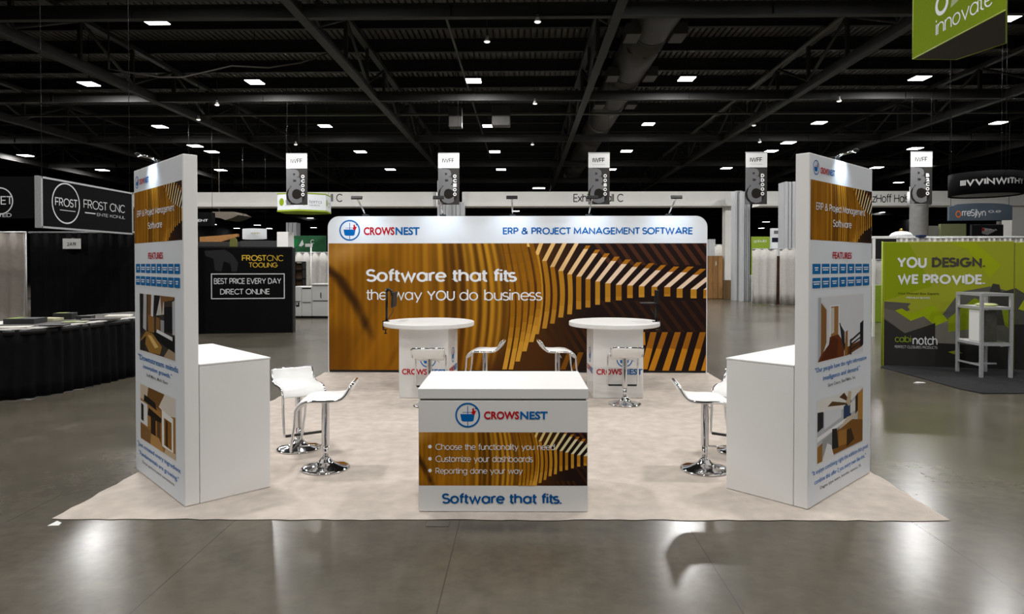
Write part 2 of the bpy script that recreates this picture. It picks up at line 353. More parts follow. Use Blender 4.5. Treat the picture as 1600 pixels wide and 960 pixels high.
for x0, x1, xb, yb in ((690, 715, 690, 760), (745, 778, 693, 890), (808, 838, 735, 897), (875, 907, 808, 897), (940, 970, 878, 897), (1008, 1040, 948, 897), (1075, 1107, 1015, 897), (360, 388, 322, 893), (300, 326, 262, 893)):
    y = 690 if x0 > 600 else 800
    wdt = x1-x0+3
    _tp([(x0, y), (x1, y), (xb+wdt, yb), (xb, yb)], (190, 124, 26) if x0 > 600 else (120, 74, 14))
    if x0 > 730: _tp([(x0, y), (x1, y), (x1-(x1-xb-wdt)*.45, y+(yb-y)*.45), (x0+(xb-x0)*.42, y+(yb-y)*.42)], (150, 92, 20))
def clip(poly, x0, x1, y0, y1):
    for ax, lim, sg in ((0, x0, 1), (0, x1, -1), (1, y0, 1), (1, y1, -1)):
        out = []
        for i, p in enumerate(poly):
            q = poly[(i+1) % len(poly)]; dp = sg*(p[ax]-lim); dq = sg*(q[ax]-lim)
            if dp >= 0: out.append(p)
            if dp*dq < 0: t = dp/(dp-dq); out.append((p[0]+(q[0]-p[0])*t, p[1]+(q[1]-p[1])*t))
        poly = out
        if len(poly) < 3: return []
    return poly
def timber_print(Y, X0, X1, Z0, Z1, crop, nx, nz, parent, k=1.06):
    cx0, cx1, cy0, cy1 = crop; mb = MB(); y = Y-.0004; vs = []; cs = []
    for j in range(nz+1):
        for i in range(nx+1):
            vs.append((X0+(X1-X0)*i/nx, y, Z1-(Z1-Z0)*j/nz)); cs.append(alb(timber(cx0+(cx1-cx0)*i/nx, cy0+(cy1-cy0)*j/nz), k))
    mb.add(vs, [(j*(nx+1)+i, (j+1)*(nx+1)+i, (j+1)*(nx+1)+i+1, j*(nx+1)+i+1) for j in range(nz) for i in range(nx)]); mb.c = cs
    for n, (pts, col, _) in enumerate(TP):
        q = clip(pts, *crop)
        if q: mb.add([(X0+(X1-X0)*(a-cx0)/(cx1-cx0), y-.0004-.000006*n, Z1-(Z1-Z0)*(b-cy0)/(cy1-cy0)) for a, b in q], [tuple(range(len(q)))], alb(col, k))
    return tag(mb.build('timber_print', INK, parent, colors=True), 'printed photograph of curving golden timber slats')

# ================================================================== the hall
def floor_mat():
    m = bpy.data.materials.new('polished_concrete'); m.use_nodes = True; N = m.node_tree.nodes; L = m.node_tree.links; b = N['Principled BSDF']
    tc = N.new('ShaderNodeTexCoord')
    def noise(sc, det, rough=.55):
        n = N.new('ShaderNodeTexNoise'); n.inputs['Scale'].default_value = sc; n.inputs['Detail'].default_value = det; n.inputs['Roughness'].default_value = rough
        L.new(tc.outputs['Object'], n.inputs[0]); return n
    n1 = noise(.55, 8, .65); n2 = noise(9, 6, .6)
    r = N.new('ShaderNodeValToRGB'); L.new(n1.outputs[0], r.inputs[0])
    r.color_ramp.elements[0].position = .3; r.color_ramp.elements[0].color = (*lin((73, 68, 59)), 1)
    r.color_ramp.elements[1].position = .72; r.color_ramp.elements[1].color = (*lin((97, 91, 80)), 1)
    mx = N.new('ShaderNodeMixRGB'); mx.blend_type = 'OVERLAY'; mx.inputs[0].default_value = .35
    L.new(r.outputs[0], mx.inputs[1]); L.new(n2.outputs[0], mx.inputs[2])
    # saw-cut joints along the hall and across it
    sep = N.new('ShaderNodeSeparateXYZ'); L.new(tc.outputs['Object'], sep.inputs[0]); last = mx.outputs[0]
    for out, per, off in (('X', 1.52, .43), ('Y', 9.14, 1.0)):
        a = N.new('ShaderNodeMath'); a.operation = 'ADD'; a.inputs[1].default_value = off; L.new(sep.outputs[out], a.inputs[0])
        p = N.new('ShaderNodeMath'); p.operation = 'PINGPONG'; p.inputs[1].default_value = per/2; L.new(a.outputs[0], p.inputs[0])
        c = N.new('ShaderNodeMath'); c.operation = 'LESS_THAN'; c.inputs[1].default_value = .0035; L.new(p.outputs[0], c.inputs[0])
        d = N.new('ShaderNodeMixRGB'); L.new(c.outputs[0], d.inputs[0]); L.new(last, d.inputs[1]); d.inputs[2].default_value = (*lin((66, 62, 57)), 1); last = d.outputs[0]
    L.new(last, b.inputs['Base Color'])
    mr = N.new('ShaderNodeMapRange'); L.new(n1.outputs[0], mr.inputs[0]); mr.inputs[3].default_value = .17; mr.inputs[4].default_value = .27
    L.new(mr.outputs[0], b.inputs['Roughness']); b.inputs['Specular IOR Level'].default_value = .22
    nb = noise(7, 2); bp = N.new('ShaderNodeBump'); bp.inputs['Strength'].default_value = .025; bp.inputs['Distance'].default_value = .02
    L.new(nb.outputs[0], bp.inputs['Height']); L.new(bp.outputs[0], b.inputs['Normal'])
    return m
XW, Y0H, Y1H = 58.0, -14.0, 138.0
struct('floor', MB().box(-XW, XW, Y0H, Y1H, -.3, 0), floor_mat())
WALLK = mat('dark_hall_wall', (46, 46, 48), .8, noise=.2, nscale=.5)
struct('wall_back', MB().box(-XW, XW, Y1H, Y1H+.3, -.3, Z_DECK+.3), WALLK)
struct('wall_front', MB().box(-XW, XW, Y0H-.3, Y0H, -.3, Z_DECK+.3), WALLK)
struct('wall_left', MB().box(-XW-.3, -XW, Y0H, Y1H, -.3, Z_DECK+.3), WALLK)
struct('wall_right', MB().box(XW, XW+.3, Y0H, Y1H, -.3, Z_DECK+.3), WALLK)
mb = MB(); n = int(2*XW/.24); vs = []
for i in range(n+1):
    x = -XW+i*.24
    for dx, z in ((0, 0), (.15, 0), (.155, .16), (.235, .16)): vs.append((min(x+dx, XW), z+Z_DECK))
m_ = len(vs)
mb.add([(x, Y0H, z) for x, z in vs]+[(x, Y1H, z) for x, z in vs], [(i, i+1, m_+i+1, m_+i) for i in range(m_-1)])
mb.box(-XW, XW, Y0H, Y1H, Z_DECK+.17, Z_DECK+.3)
struct('ceiling', mb, DECK)
y = -2.8
while y < 100:
    mb = MB().box(-XW, XW, y-.09, y+.09, Z_JOIST, Z_JOIST+.06).box(-XW, XW, y-.015, y+.015, Z_JOIST+.06, Z_DECK-.06).box(-XW, XW, y-.09, y+.09, Z_DECK-.06, Z_DECK)
    struct('ceiling_joist', mb, WEBK); y += 2.68
for k in range(11):                                   # girders across the hall
    y = 8.96+9.14*k
    mb = MB().box(-XW, XW, y-.10, y+.10, Z_BEAM, Z_BEAM+.03).box(-XW, XW, y-.012, y+.012, Z_BEAM+.03, Z_BEAM+.35).box(-XW, XW, y-.10, y+.10, Z_BEAM+.35, Z_BEAM+.38)
    for i in range(-6, 7): mb.box(i*8.7-2.0, i*8.7-1.98, y-.09, y+.09, Z_BEAM+.03, Z_BEAM+.35)
    struct('ceiling_beam', mb, STEELK)
for x in (-50.6, -41.7, -32.8, -24.0, -15.1, -6.0, 2.5, 10.8, 19.3, 28.0, 36.8, 45.6):   # trusses along the hall
    mb = MB().box(x-.13, x+.13, Y0H, 110, Z_BEAM-.04, Z_BEAM).box(x-.012, x+.012, Y0H, 110, Z_BEAM, Z_BEAM+.34)
    mb.box(x-.12, x+.12, Y0H, 110, Z_DECK-.72, Z_DECK-.57)
    yy = -8.0; k = 0
    while yy < 75:
        mb.box(x-.06, x+.06, yy-.06, yy+.06, Z_BEAM+.3, Z_DECK-.7)
        mb.bar((x, yy, Z_BEAM+.3), (x, yy+3.05, Z_DECK-.7), .06, seg=6) if k % 2 else mb.bar((x, yy, Z_DECK-.7), (x, yy+3.05, Z_BEAM+.3), .06, seg=6)
        yy += 3.05; k += 1
    struct('ceiling_truss', mb, STEELK)
t = thing('air_duct', 'big round dark air duct running under the roof deck', 'duct', (4.15, 0, 9.49))
mb = MB(); 
for k in range(2, 11):
    y = 8+k*4.6; mb.tube([(0, y, 0), (0, y+4.45, 0)], .69, 28)
mb.build('pipe_run', DUCTM, t)
for k in range(2, 11):
    y = 8+k*4.6+4.52; MB().tube([(0, y-.07, 0), (0, y+.07, 0)], .70, 28).build('joint_band', WEBK, t)
for k in (3, 4, 5):
    MB().box(-.95, -.5, 7+k*4.6, 7.9+k*4.6, -.62, -.25, .02).build('outlet_grille', DUCTM, t); MB().box(.5, .95, 7+k*4.6, 7.9+k*4.6, -.62, -.25, .02).build('outlet_grille', DUCTM, t)
tag(MB().tube([(-.73, 23, .1), (-.55, 23, -.48), (0, 23, -.71), (.55, 23, -.48), (.73, 23, .1), (.73, 23, 1.2)], .02, 6).build('hanger_strap', WEBK, t))
for nm, xa, ya, xb, yb, z, r, lb in (('conduit_run', 9.6, 14.0, 9.6, 46.0, 9.2, .07, 'thin light conduit running along the roof above the second stool pair'),
                                     ('sprinkler_pipe', -2.5, 12.0, -2.5, 50.0, 9.7, .05, 'dark sprinkler pipe running lengthwise under the roof deck'),
                                     ('cable_tray', -52, 31.0, 52, 31.0, 8.7, .05, 'long pale pipe crossing the whole hall behind the second girder')):
    tag(MB().tube([(xa, ya, z), (xb, yb, z)], r, 8).build(nm, mat('dull_conduit', (92, 90, 86), .5, .4, noise=.2), None), lb, 'pipe')
_e0 = aty(170, 108, 22); _e1 = aty(540, 78, 24)
tag(MB().tube([(_e0.x, 22, Z_DECK-.1), aty(170, 108, 22), aty(200, 113, 22), aty(250, 121, 22), aty(285, 121, 22), aty(320, 113, 22), aty(362, 103, 22), aty(420, 106, 22), aty(470, 98, 22), aty(510, 84, 22), _e1, (_e1.x, 24, Z_DECK-.1)], .03, 6).build('hanging_cable', mat('dark_cable', (70, 66, 62), .6, noise=.1)),
    'slack dark cable drooping between two roof trusses', 'cable')

# ---- ceiling lamps
def lamp(loc, label, group, watts, size=.62, rod=True, emit=True):
    t = thing('ceiling_lamp', label, 'lamp', loc, 0, group)
    s = size/2
    MB().box(-s, s, -s, s, 0, .09, .015).build('housing', BLACKM, t)
    MB().box(-s*.94, s*.94, -s*.94, s*.94, -.02, .002).build('lens', LENS, t)
    if rod: MB().tube([(0, 0, .09), (0, 0, Z_DECK-loc[2])], .012, 6).build('hanger_rod', BLACKM, t)
    if watts:
        d = bpy.data.lights.new('lamp_light', 'AREA'); d.energy = watts; d.size = size*.9; d.color = (1, .985, .96)
        lo = bpy.data.objects.new('lamp_light', d); COL.objects.link(lo); lo.parent = t; lo.location = (0, 0, -.03)
    return t
ORD = ['first', 'second', 'third', 'fourth', 'fifth', 'sixth', 'seventh', 'eighth', 'ninth', 'tenth', 'eleventh', 'twelfth', 'thirteenth', 'fourteenth', 'fifteenth', 'sixteenth', 'seventeenth', 'eighteenth', 'nineteenth', 'twentieth']
ROWS = [('front row of ceiling lamps', [(139, 131), (398, 128), (740, 126), (1073, 123), (1437, 122)], Z_LAMP, 2.2, .6),
        ('second row of ceiling lamps', [(-80, 199), (250, 198), (508, 197), (763, 197), (1013, 194), (1280, 192), (1560, 192)], Z_LAMP, 1.6, .6),
        ('third row of ceiling lamps', [(40, 243), (305, 228), (331, 237), (563, 237), (773, 237), (979, 236), (1205, 236), (1232, 223), (1430, 232)], Z_LAMP, 1.0, .7),
        ('fourth row of ceiling lamps', [(160, 266), (345, 266), (610, 265), (783, 265), (955, 265), (1135, 263), (1370, 262)], Z_LAMP, 1.2, .72),
        ('tiny lamps just above the header', [(485, 285), (632, 285), (838, 294), (846, 294), (1090, 283), (1405, 285)], Z_LAMP, 0, .7),
        ('far lamps under the header', [(335, 342), (333, 351), (340, 360), (378, 335), (402, 352), (370, 357), (421, 363), (435, 326), (486, 341), (490, 356), (543, 334), (605, 327), (788, 326), (806, 330), (867, 335), (965, 326), (1035, 335), (1197, 347), (1209, 333), (1190, 360)], Z_LAMP, 0, .95),
        ('far lamps over the green wall', [(1375, 332), (1384, 333), (1418, 340), (1450, 346), (1483, 351)], Z_LAMP, 0, .95)]
for nm, pts, z, k, sz in ROWS:
    for i, (px, py) in enumerate(sorted(pts)):
        p = atz(px, py, z)
        if p.y > 136: p = p*(130/p.y); p.z = z
        lamp(p, 'bright square lamp, %s from the left in the %s' % (ORD[i], nm), nm, LAMP_W*k, sz)
NEAR = [(-9.3, 14.5), (-4.6, 14.5), (3.7, 14.6), (8.5, 14.5), (13.7, 19.2), (-10.6, 19.0), (-13, 8), (-4.5, 7.2), (4.5, 7.2), (13, 8), (-9, 1), (0, 1.2), (9, 1), (-5, -6), (5, -6)]
for i, (x, y) in enumerate(NEAR):
    lamp((x, y, Z_LAMP), 'square white ceiling lamp hanging over the open floor above the booth front', 'lamps over the aisle in front of the booth', LAMP_W*(1.0 if y > 10 else 1.3), .66)
# small downlights, bare bulbs of the roof
for i, (px, py) in enumerate([(840, 34), (836, 162), (832, 226), (310, 187), (339, 164), (761, 65), (462, 226), (1178, 196), (1187, 222), (1311, 158)]):
    p = atz(px, py, Z_BEAM-.12); t = thing('downlight', 'tiny round downlight under a roof beam, %s from the left' % ORD[sorted([840, 836, 832, 310, 339, 761, 462, 1178, 1187, 1311]).index(px)], 'lamp', p, 0, 'tiny downlights under the roof beams')
    MB().lathe([(.04, .18), (.05, .08), (.10, .0)], 16).build('shade', mat('white_enamel', (225, 225, 222), .4, noise=.02), t)
    MB().lathe([(.09, -.005), (.07, -.025), (.02, -.04)], 16).build('lens', mat('bulb_glow', (255, 250, 240), .5, emit=1.6), t)
    MB().tube([(0, 0, .2), (0, 0, Z_DECK-p.z)], .012, 6).build('hanger_rod', BLACKM, t)
for px, py, lb in ((712, 184, 'small grey loudspeaker box hanging under the roof near the middle lamps'), (783, 182, 'larger grey loudspeaker box hanging beside the smaller one')):
    p = aty(px, py, 29); t = thing('hanging_speaker', lb, 'speaker', p)
    q = .28 if px < 750 else .4; MB().box(-q, q, -.25, .25, -.45, .45, .03).build('cabinet', DUCTM, t); MB().tube([(0, 0, .4), (0, 0, Z_DECK-p.z)], .015, 6).build('hanger_rod', BLACKM, t)

# ---- white header across the hall, its columns
YH = 33.0
def header(px0, px1, nm):
    a = aty(px0, 300, YH); b = aty(px1, 300, YH); mb = MB()
    mb.box(a.x, b.x, YH, YH+.9, 4.72, 5.32).box(a.x, b.x, YH-.06, YH+.96, 4.60, 4.72)
    return struct(nm, mb, HEADW)
header(-900, 682, 'header_beam'); header(722, 1153, 'header_beam'); header(1186, 1238, 'header_beam'); header(1246, 2300, 'header_beam')
def wallsign(px0, px1, py0, py1, Y, txt, lb):
    a = aty(px0, py1, Y); b = aty(px1, py0, Y); P = Print(0)
    t = thing('wall_lettering', lb, 'sign', (a.x, Y, a.z)); P.text(txt, 0, b.x-a.x, 0, b.z-a.z, alb((18, 18, 20)), 92); P.build('lettering', t); return t
wallsign(457, 535, 303, 316, YH, 'Exhibit Hall C', 'black hall name lettering on the header partly behind the green and white hanging sign')
wallsign(896, 974, 303, 316, YH, 'Exhibit Hall C', 'black hall name lettering at the middle of the white header')
wallsign(1362, 1420, 303, 317, YH, 'zHoff Hals', 'black hall name lettering on the header above the green display wall')
def panelcol(px0, px1, y, ztop, depth=.8, folds=4):
    a = aty(px0, 400, y).x; b = aty(px1, 400, y).x; mb = MB(); wd = (b-a)/folds
    for i in range(folds): mb.box(a+i*wd+.015, a+(i+1)*wd-.015, y+(.05 if i % 2 else 0), y+depth, 0, ztop, .02)
    mb.box(a, b, y+.1, y+depth-.05, 0, ztop)
    return struct('partition_column', mb, PANELG)
panelcol(683, 700, 32.0, 5.75); panelcol(700, 725, 32.3, 4.75)
panelcol(1150, 1161, 31.6, 5.2); panelcol(1161, 1173, 31.0, 5.1, 1.2); panelcol(1226, 1249, 29.0, 5.3)
a = aty(1583, 400, YH).x; struct('pillar', MB().box(a, a+2.2, YH+.1, YH+.8, 0, 4.62), HEADW)
a = aty(1133, 400, YH+.3).x; struct('pillar', MB().box(a, aty(1147, 400, YH+.3).x, YH+.3, YH+.8, 0, 4.62), HEADW)
a = aty(447, 400, 52).x; b = aty(463, 400, 52).x
mb = MB()
for i in range(5): mb.box(a+i*(b-a)/5+.01, a+(i+1)*(b-a)/5-.01, 52+.04*(i % 2), 53, 0, 5.0)
struct('partition_column', mb, PANELG)
t = aty(1435, 420, 30.0)
mb = MB().lathe([(.37, 0), (.37, 4.35), (.46, 4.36), (.46, 4.95), (.37, 4.96), (.37, 5.2)], 32, (t.x, t.y)); struct('round_column', mb, GALV)

# ---- five aisle banners
def banner(px, digits, lb):
    a = aty(px, 240, 27.0); t = thing('aisle_banner', lb, 'banner', (a.x, 27.0, 4.15), 0, 'hanging aisle banners'); W = .86; Hh = 2.07; h = W/2
    MB().box(-h, h, 0, .03, 0, Hh).build('cloth', mat('banner_black', (38, 35, 33), .7, noise=.05), t)
    P = Print(0); P.rect(-h, h, Hh*.715, Hh, alb((222, 222, 222)))
    P.text('IWFF', -h*.6, h*.52, Hh*.81, Hh*.915, alb((22, 22, 22)), 125); P.rect(-h*.6, h*.55, Hh*.775, Hh*.779, GREY)
    g = alb((112, 112, 114))
    P.rect(-h, -h*.62, 0, Hh*.715, g)
    P.text('B', -h*.72, h*.36, Hh*.37, Hh*.70, g, .05)
    P.disc(-.12*h, Hh*.19, h*.9, alb((38, 35, 33)))
    P.text('C', -h*.84, h*.5, Hh*.02, Hh*.40, g, .05)
    P.disc(-.16*h, Hh*.205, h*.5, alb((34, 31, 29)))
    P.vtext(digits, h*.42, h*.74, Hh*.16, Hh*.6, alb((238, 238, 238)), .06)
    P.build('print', t)
    for s in (-1, 1): MB().tube([(s*h*.9, .015, Hh), (s*h*.9, .015, Z_DECK-4.15)], .006, 5).build('wire', BLACKM, t)
    MB().box(-h, h, -.01, .04, Hh, Hh+.03).build('top_rail', BRUSH, t)
banner(463.5, 'OCOOO', 'tall aisle banner hanging in front of the green and white sign')
banner(701, 'OC1OO', 'tall aisle banner hanging in front of the grey column, over the wide booth wall')
banner(936, 'OO8OO', 'tall aisle banner hanging over the middle hall name lettering')
banner(1182, 'DDOOO', 'tall aisle banner hanging in front of the header gap beside the staircase tower')
banner(1440, 'B2COO', 'tall aisle banner hanging in front of the round metal column')

# ================================================================== the booth
CARPET = mat('beige_carpet', (202, 191, 181), .95, noise=.11, nscale=8, bump=.6, bscale=260, spec=.1)
c0, c1, c2, c3 = atz(80, 812), atz(1487, 815), atz(1106, 583), atz(508, 582.5)
ox, oy = c0.x, c0.y
mb = MB(); q = [c0, c1, c2, c3]; NX, NY = 60, 60; vs = []
for j in range(NY+1):
    for i in range(NX+1):
        u, v = i/NX, j/NY; p = c0*(1-u)*(1-v)+c1*u*(1-v)+c2*u*v+c3*(1-u)*v
        e = .012 if i in (0, NX) or j in (0, NY) else 0
        vs.append((p.x+random.uniform(-e, e), p.y+random.uniform(-e, e), .004 if e else .016+random.uniform(-.001, .001)))
mb.add(vs, [(j*(NX+1)+i, j*(NX+1)+i+1, (j+1)*(NX+1)+i+1, (j+1)*(NX+1)+i) for j in range(NY) for i in range(NX)], None, True)
bo = [(vs[i][0], vs[i][1], 0) for i in (0, NX, (NX+1)*(NY+1)-1, (NX+1)*NY)]; mb.add(bo, [(3, 2, 1, 0)])
tag(mb.build('carpet', CARPET), 'square pale beige carpet lying under the whole booth', 'carpet')
ZC = .0185

# ---- wide back wall
bw0 = atz(513, 583); BW, BH = 6.0, 2.475
wall = thing('backdrop_display', 'wide booth wall printed with golden timber slats and a large white slogan', 'display wall', (bw0.x, bw0.y, ZC), 0.0)
def rr(x0, x1, z0, z1, r):
    p = [(x0, z0), (x1, z0)]
    for k in range(9): a = PI/2*k/8; p.append((x1-r+r*math.cos(a), z1-r+r*math.sin(a)))
    for k in range(9): a = PI/2+PI/2*k/8; p.append((x0+r+r*math.cos(a), z1-r+r*math.sin(a)))
    return p
MB().slabxz(rr(0, BW, 0, BH, .18), 0, .12).build('fabric_cover', FABW, wall)
mb = MB().box(.02, BW-.02, -.004, .124, 0, .03); mb.build('foot_rail', BLACKM, wall)
timber_print(0, .012, BW-.012, .02, 2.045, (0, 591, 0, 201), 420, 120, wall)
bx = lambda px: (px-513)/591*BW
bz = lambda py: (583-py)/98.6
P = Print(0); emblem(P, bx(547.5), bz(361), .165); P.build('emblem', wall, 'round blue emblem of a mast basket with a red bird'); P = Print(0); company(P, bx(569.5), bx(657), bz(368.5), bz(356))
P.text('ERP & PROJECT MANAGEMENT SOFTWARE', bx(787), bx(1081), bz(369), bz(355.5), BLUE, 146)
P.build('lettering', wall, 'red and blue company lettering and blue headline'); P = Print(0); P.text('Software that fits', bx(573), bx(809), bz(444), bz(421), INKW, 136)
P.build('slogan', wall, 'white first slogan line'); P = Print(0); P.text('the way', bx(573.5), bx(661), bz(474.5), bz(453.5), INKW, 80)
P.text('YOU', bx(668.5), bx(712), bz(471), bz(455), INKW, 112)
P.text('do business', bx(719), bx(848.5), bz(471), bz(453.5), INKW, 80)
P.build('slogan', wall, 'white second slogan line')
# ---- arm lamps on top edges
def arm_lamp(name_lb, loc, rz, spot=True, reach=.55, watts=None, rise=.24, hw=.085):
    t = thing('arm_lamp', name_lb, 'lamp', loc, rz, 'arm lamps on the booth walls')
    MB().box(-.05, .05, -.03, .03, .001, .03, .006).build('clamp', BLACKM, t)
    MB().tube([(0, 0, .02), (0, -.06, .05), (0, -reach, rise)], .011, 8).build('arm', CHROME, t)
    hd = MB().box(-hw, hw, -hw*.3, hw*.3, -.006, .022, .005).build('lamp_head', BLACKP, t, (0, -reach, rise)); hd.rotation_euler = (math.radians(58), 0, 0)
    d = bpy.data.lights.new('arm_light', 'SPOT'); d.energy = watts or SPOT_W; d.spot_size = math.radians(112); d.spot_blend = 1.0; d.shadow_soft_size = .05; d.color = (.70, .84, 1.0)
    lo = bpy.data.objects.new('arm_light', d); COL.objects.link(lo); lo.parent = t; lo.location = (0, -reach+.02, rise-.025)
    lo.rotation_euler = (math.radians(42), 0, 0)
    ln = MB().box(-hw*.85, hw*.85, -hw*.22, hw*.22, -.010, -.005).build('lens', mat('arm_lamp_lens', (250, 250, 255), .4, emit=3.0), hd)
    return t
for px, o in ((571, 'first'), (693, 'second'), (802, 'third'), (921, 'fourth'), (1045, 'fifth')):
    arm_lamp('small chrome arm lamp on the wide booth wall, %s of five from the emblem end' % o, (bw0.x+bx(px), bw0.y+.06, ZC+BH), 0)

# ---- pictures printed on the towers, in unit squares (u right, v up)
STAIR = [([(0, 0), (1, 0), (1, 1), (0, 1)], (205, 206, 208)), ([(.08, .95), (.2, .8), (.2, .3), (.08, .1)], (196, 198, 202)), ([(0, 0), (.06, 0), (.06, 1), (0, 1)], (170, 172, 178)),
         ([(.06, .03), (.17, .28), (.17, .8), (.06, .92)], (132, 92, 50)), ([(.24, .3), (.44, .34), (.44, .86), (.24, .86)], (222, 222, 224)), ([(.26, .3), (.42, .36), (.42, .84), (.26, .84)], (150, 108, 62)),
         ([(.26, .4), (.33, .42), (.33, .82), (.26, .82)], (196, 188, 176)), ([(0, 0), (.55, 0), (.55, .22), (.42, .38), (.24, .36), (.22, .24), (.06, .1)], (104, 52, 24)),
         ([(.06, .02), (.4, .02), (.42, .3), (.3, .36)], (84, 40, 20)), ([(.45, .55), (.56, .4), (.56, .08), (.5, .2)], (52, 52, 56)), ([(.44, .56), (.46, .56), (.58, .16), (.56, .1)], (30, 30, 32)),
         ([(.58, .4), (.63, .42), (.63, .0), (.56, .0)], (140, 92, 40)), ([(.63, .14), (.98, .22), (.98, .1), (.63, .0)], (96, 56, 24)), ([(.68, .24), (1, .4), (1, .36), (.68, .2)], (40, 40, 42)), ([(.68, .17), (1, .3), (1, .27), (.68, .14)], (40, 40, 42)),
         ([(.7, .1), (1, .2), (1, .18), (.7, .07)], (40, 40, 42)), ([(.92, .1), (1, .12), (1, .55), (.92, .5)], (34, 34, 36)), ([(.68, .0), (.72, .0), (.72, .27), (.68, .25)], (60, 40, 24))]
KITCH = [([(0, 0), (1, 0), (1, 1), (0, 1)], (176, 178, 182)), ([(0, .8), (.55, .72), (1, .98), (1, 1), (0, 1)], (216, 214, 208)), ([(.2, .86), (.6, .78), (.64, .8), (.3, .92)], (92, 66, 36)), ([(.45, .95), (.62, .84), (.66, .86), (.56, 1)], (80, 56, 30)),
         ([(0, .5), (.12, .55), (.12, .8), (0, .82)], (40, 40, 42)), ([(.14, .5), (.5, .6), (.5, .76), (.14, .8)], (206, 208, 212)), ([(.55, .52), (.72, .55), (.72, .84), (.55, .76)], (44, 62, 92)), ([(.7, .6), (.82, .62), (.82, .82), (.7, .78)], (206, 206, 202)),
         ([(.82, .55), (.88, .6), (.88, .92), (.82, .86)], (56, 44, 34)), ([(.88, .3), (1, .3), (1, .96), (.88, .9)], (168, 122, 58)), ([(0, .34), (.6, .5), (.6, .55), (0, .42)], (226, 226, 226)), ([(.1, .06), (.45, .3), (.45, .45), (.1, .34)], (150, 150, 150)),
         ([(0, 0), (.1, 0), (.1, .3), (0, .26)], (140, 100, 48)), ([(.28, .02), (1, .02), (1, .4), (.7, .5), (.4, .4)], (120, 80, 34)), ([(.3, .12), (.44, .1), (.4, .44), (.3, .46)], (36, 34, 34)), ([(.45, .4), (.8, .5), (.9, .56), (.62, .56)], (196, 180, 160)),
         ([(.44, .12), (.62, .1), (.62, .36), (.44, .38)], (150, 106, 50)), ([(.62, .04), (.8, .12), (.72, .34), (.62, .34)], (60, 42, 26)), ([(.1, 0), (.34, 0), (.28, .2), (.2, .26)], (214, 214, 214)), ([(.6, .82), (.66, .74), (.7, .76), (.72, .98), (.66, 1)], (186, 168, 140))]
SHOP = [([(0, 0), (1, 0), (1, 1), (0, 1)], (60, 52, 46)), ([(0, .3), (.1, .3), (.14, 1), (0, 1)], (34, 34, 34)), ([(.1, .4), (.2, .36), (.22, 1), (.12, 1)], (176, 176, 178)), ([(.24, .5), (.34, .5), (.36, 1), (.26, 1)], (110, 76, 44)), ([(.34, .6), (.4, .55), (.44, 1), (.36, 1)], (206, 206, 208)),
        ([(.44, .7), (.56, .62), (.66, 1), (.46, 1)], (30, 28, 28)), ([(.5, .66), (.72, .7), (.72, 1), (.62, 1)], (190, 188, 184)), ([(.66, .66), (.7, .9), (.95, .95), (1, 1), (.62, 1)], (120, 84, 48)), ([(.72, .42), (.95, .42), (.95, .85), (.72, .82)], (24, 24, 26)), ([(.94, .4), (1, .4), (1, .95), (.94, .92)], (180, 180, 182)),
        ([(.26, .36), (.44, .36), (.44, .62), (.26, .66)], (138, 98, 54)), ([(.48, .34), (.6, .36), (.6, .62), (.5, .64)], (128, 88, 52)), ([(.62, .3), (.72, .3), (.72, .6), (.62, .6)], (150, 150, 152)), ([(.36, .3), (1, .1), (1, .36), (.5, .42)], (22, 22, 24)), ([(.5, .38), (.94, .3), (.94, .36), (.52, .43)], (214, 214, 214)),
        ([(0, .16), (.2, .36), (.4, .34), (.66, .16), (.6, .02), (.3, .0), (.1, .2)], (150, 112, 52)), ([(.24, .3), (.36, .3), (.56, .14), (.46, .1)], (214, 178, 108)), ([(0, 0), (.14, .0), (.2, .28), (0, .14)], (40, 36, 32)), ([(.7, 0), (1, 0), (1, .12), (.84, .16)], (160, 138, 112))]
CAFE = [([(0, 0), (1, 0), (1, 1), (0, 1)], (150, 108, 58)), ([(0, .75), (.2, .7), (.3, 1), (0, 1)], (196, 180, 160)), ([(.2, .75), (.6, .7), (.7, 1), (.25, 1)], (110, 76, 36)), ([(.1, .72), (.5, .66), (.45, .78), (.12, .84)], (30, 26, 24)), ([(.55, .74), (.8, .66), (1, .7), (1, 1), (.72, 1)], (206, 198, 186)),
        ([(0, .3), (.22, .28), (.22, .68), (0, .7)], (214, 214, 216)), ([(.02, .35), (.1, .34), (.1, .64), (.02, .66)], (40, 38, 36)), ([(.22, .3), (.6, .3), (.6, .66), (.22, .66)], (160, 116, 60)), ([(.22, .5), (.6, .46), (.64, .56), (.26, .64)], (28, 22, 18)), ([(.32, .2), (.46, .18), (.46, .5), (.32, .5)], (44, 30, 20)),
        ([(.5, .16), (.6, .14), (.6, .48), (.5, .48)], (90, 60, 30)), ([(.64, .1), (.94, .08), (.94, .66), (.64, .72)], (224, 222, 218)), ([(.7, .14), (.9, .12), (.9, .58), (.7, .6)], (132, 90, 30)), ([(.74, .14), (.8, .13), (.8, .56), (.74, .58)], (60, 40, 18)), ([(0, 0), (.3, 0), (.3, .24), (0, .28)], (128, 92, 52)), ([(.3, 0), (.7, 0), (.56, .2), (.34, .2)], (176, 134, 80)), ([(.7, 0), (1, 0), (1, .1), (.74, .1)], (190, 170, 140))]
TW, TH, TT = 1.215, 2.49, .10
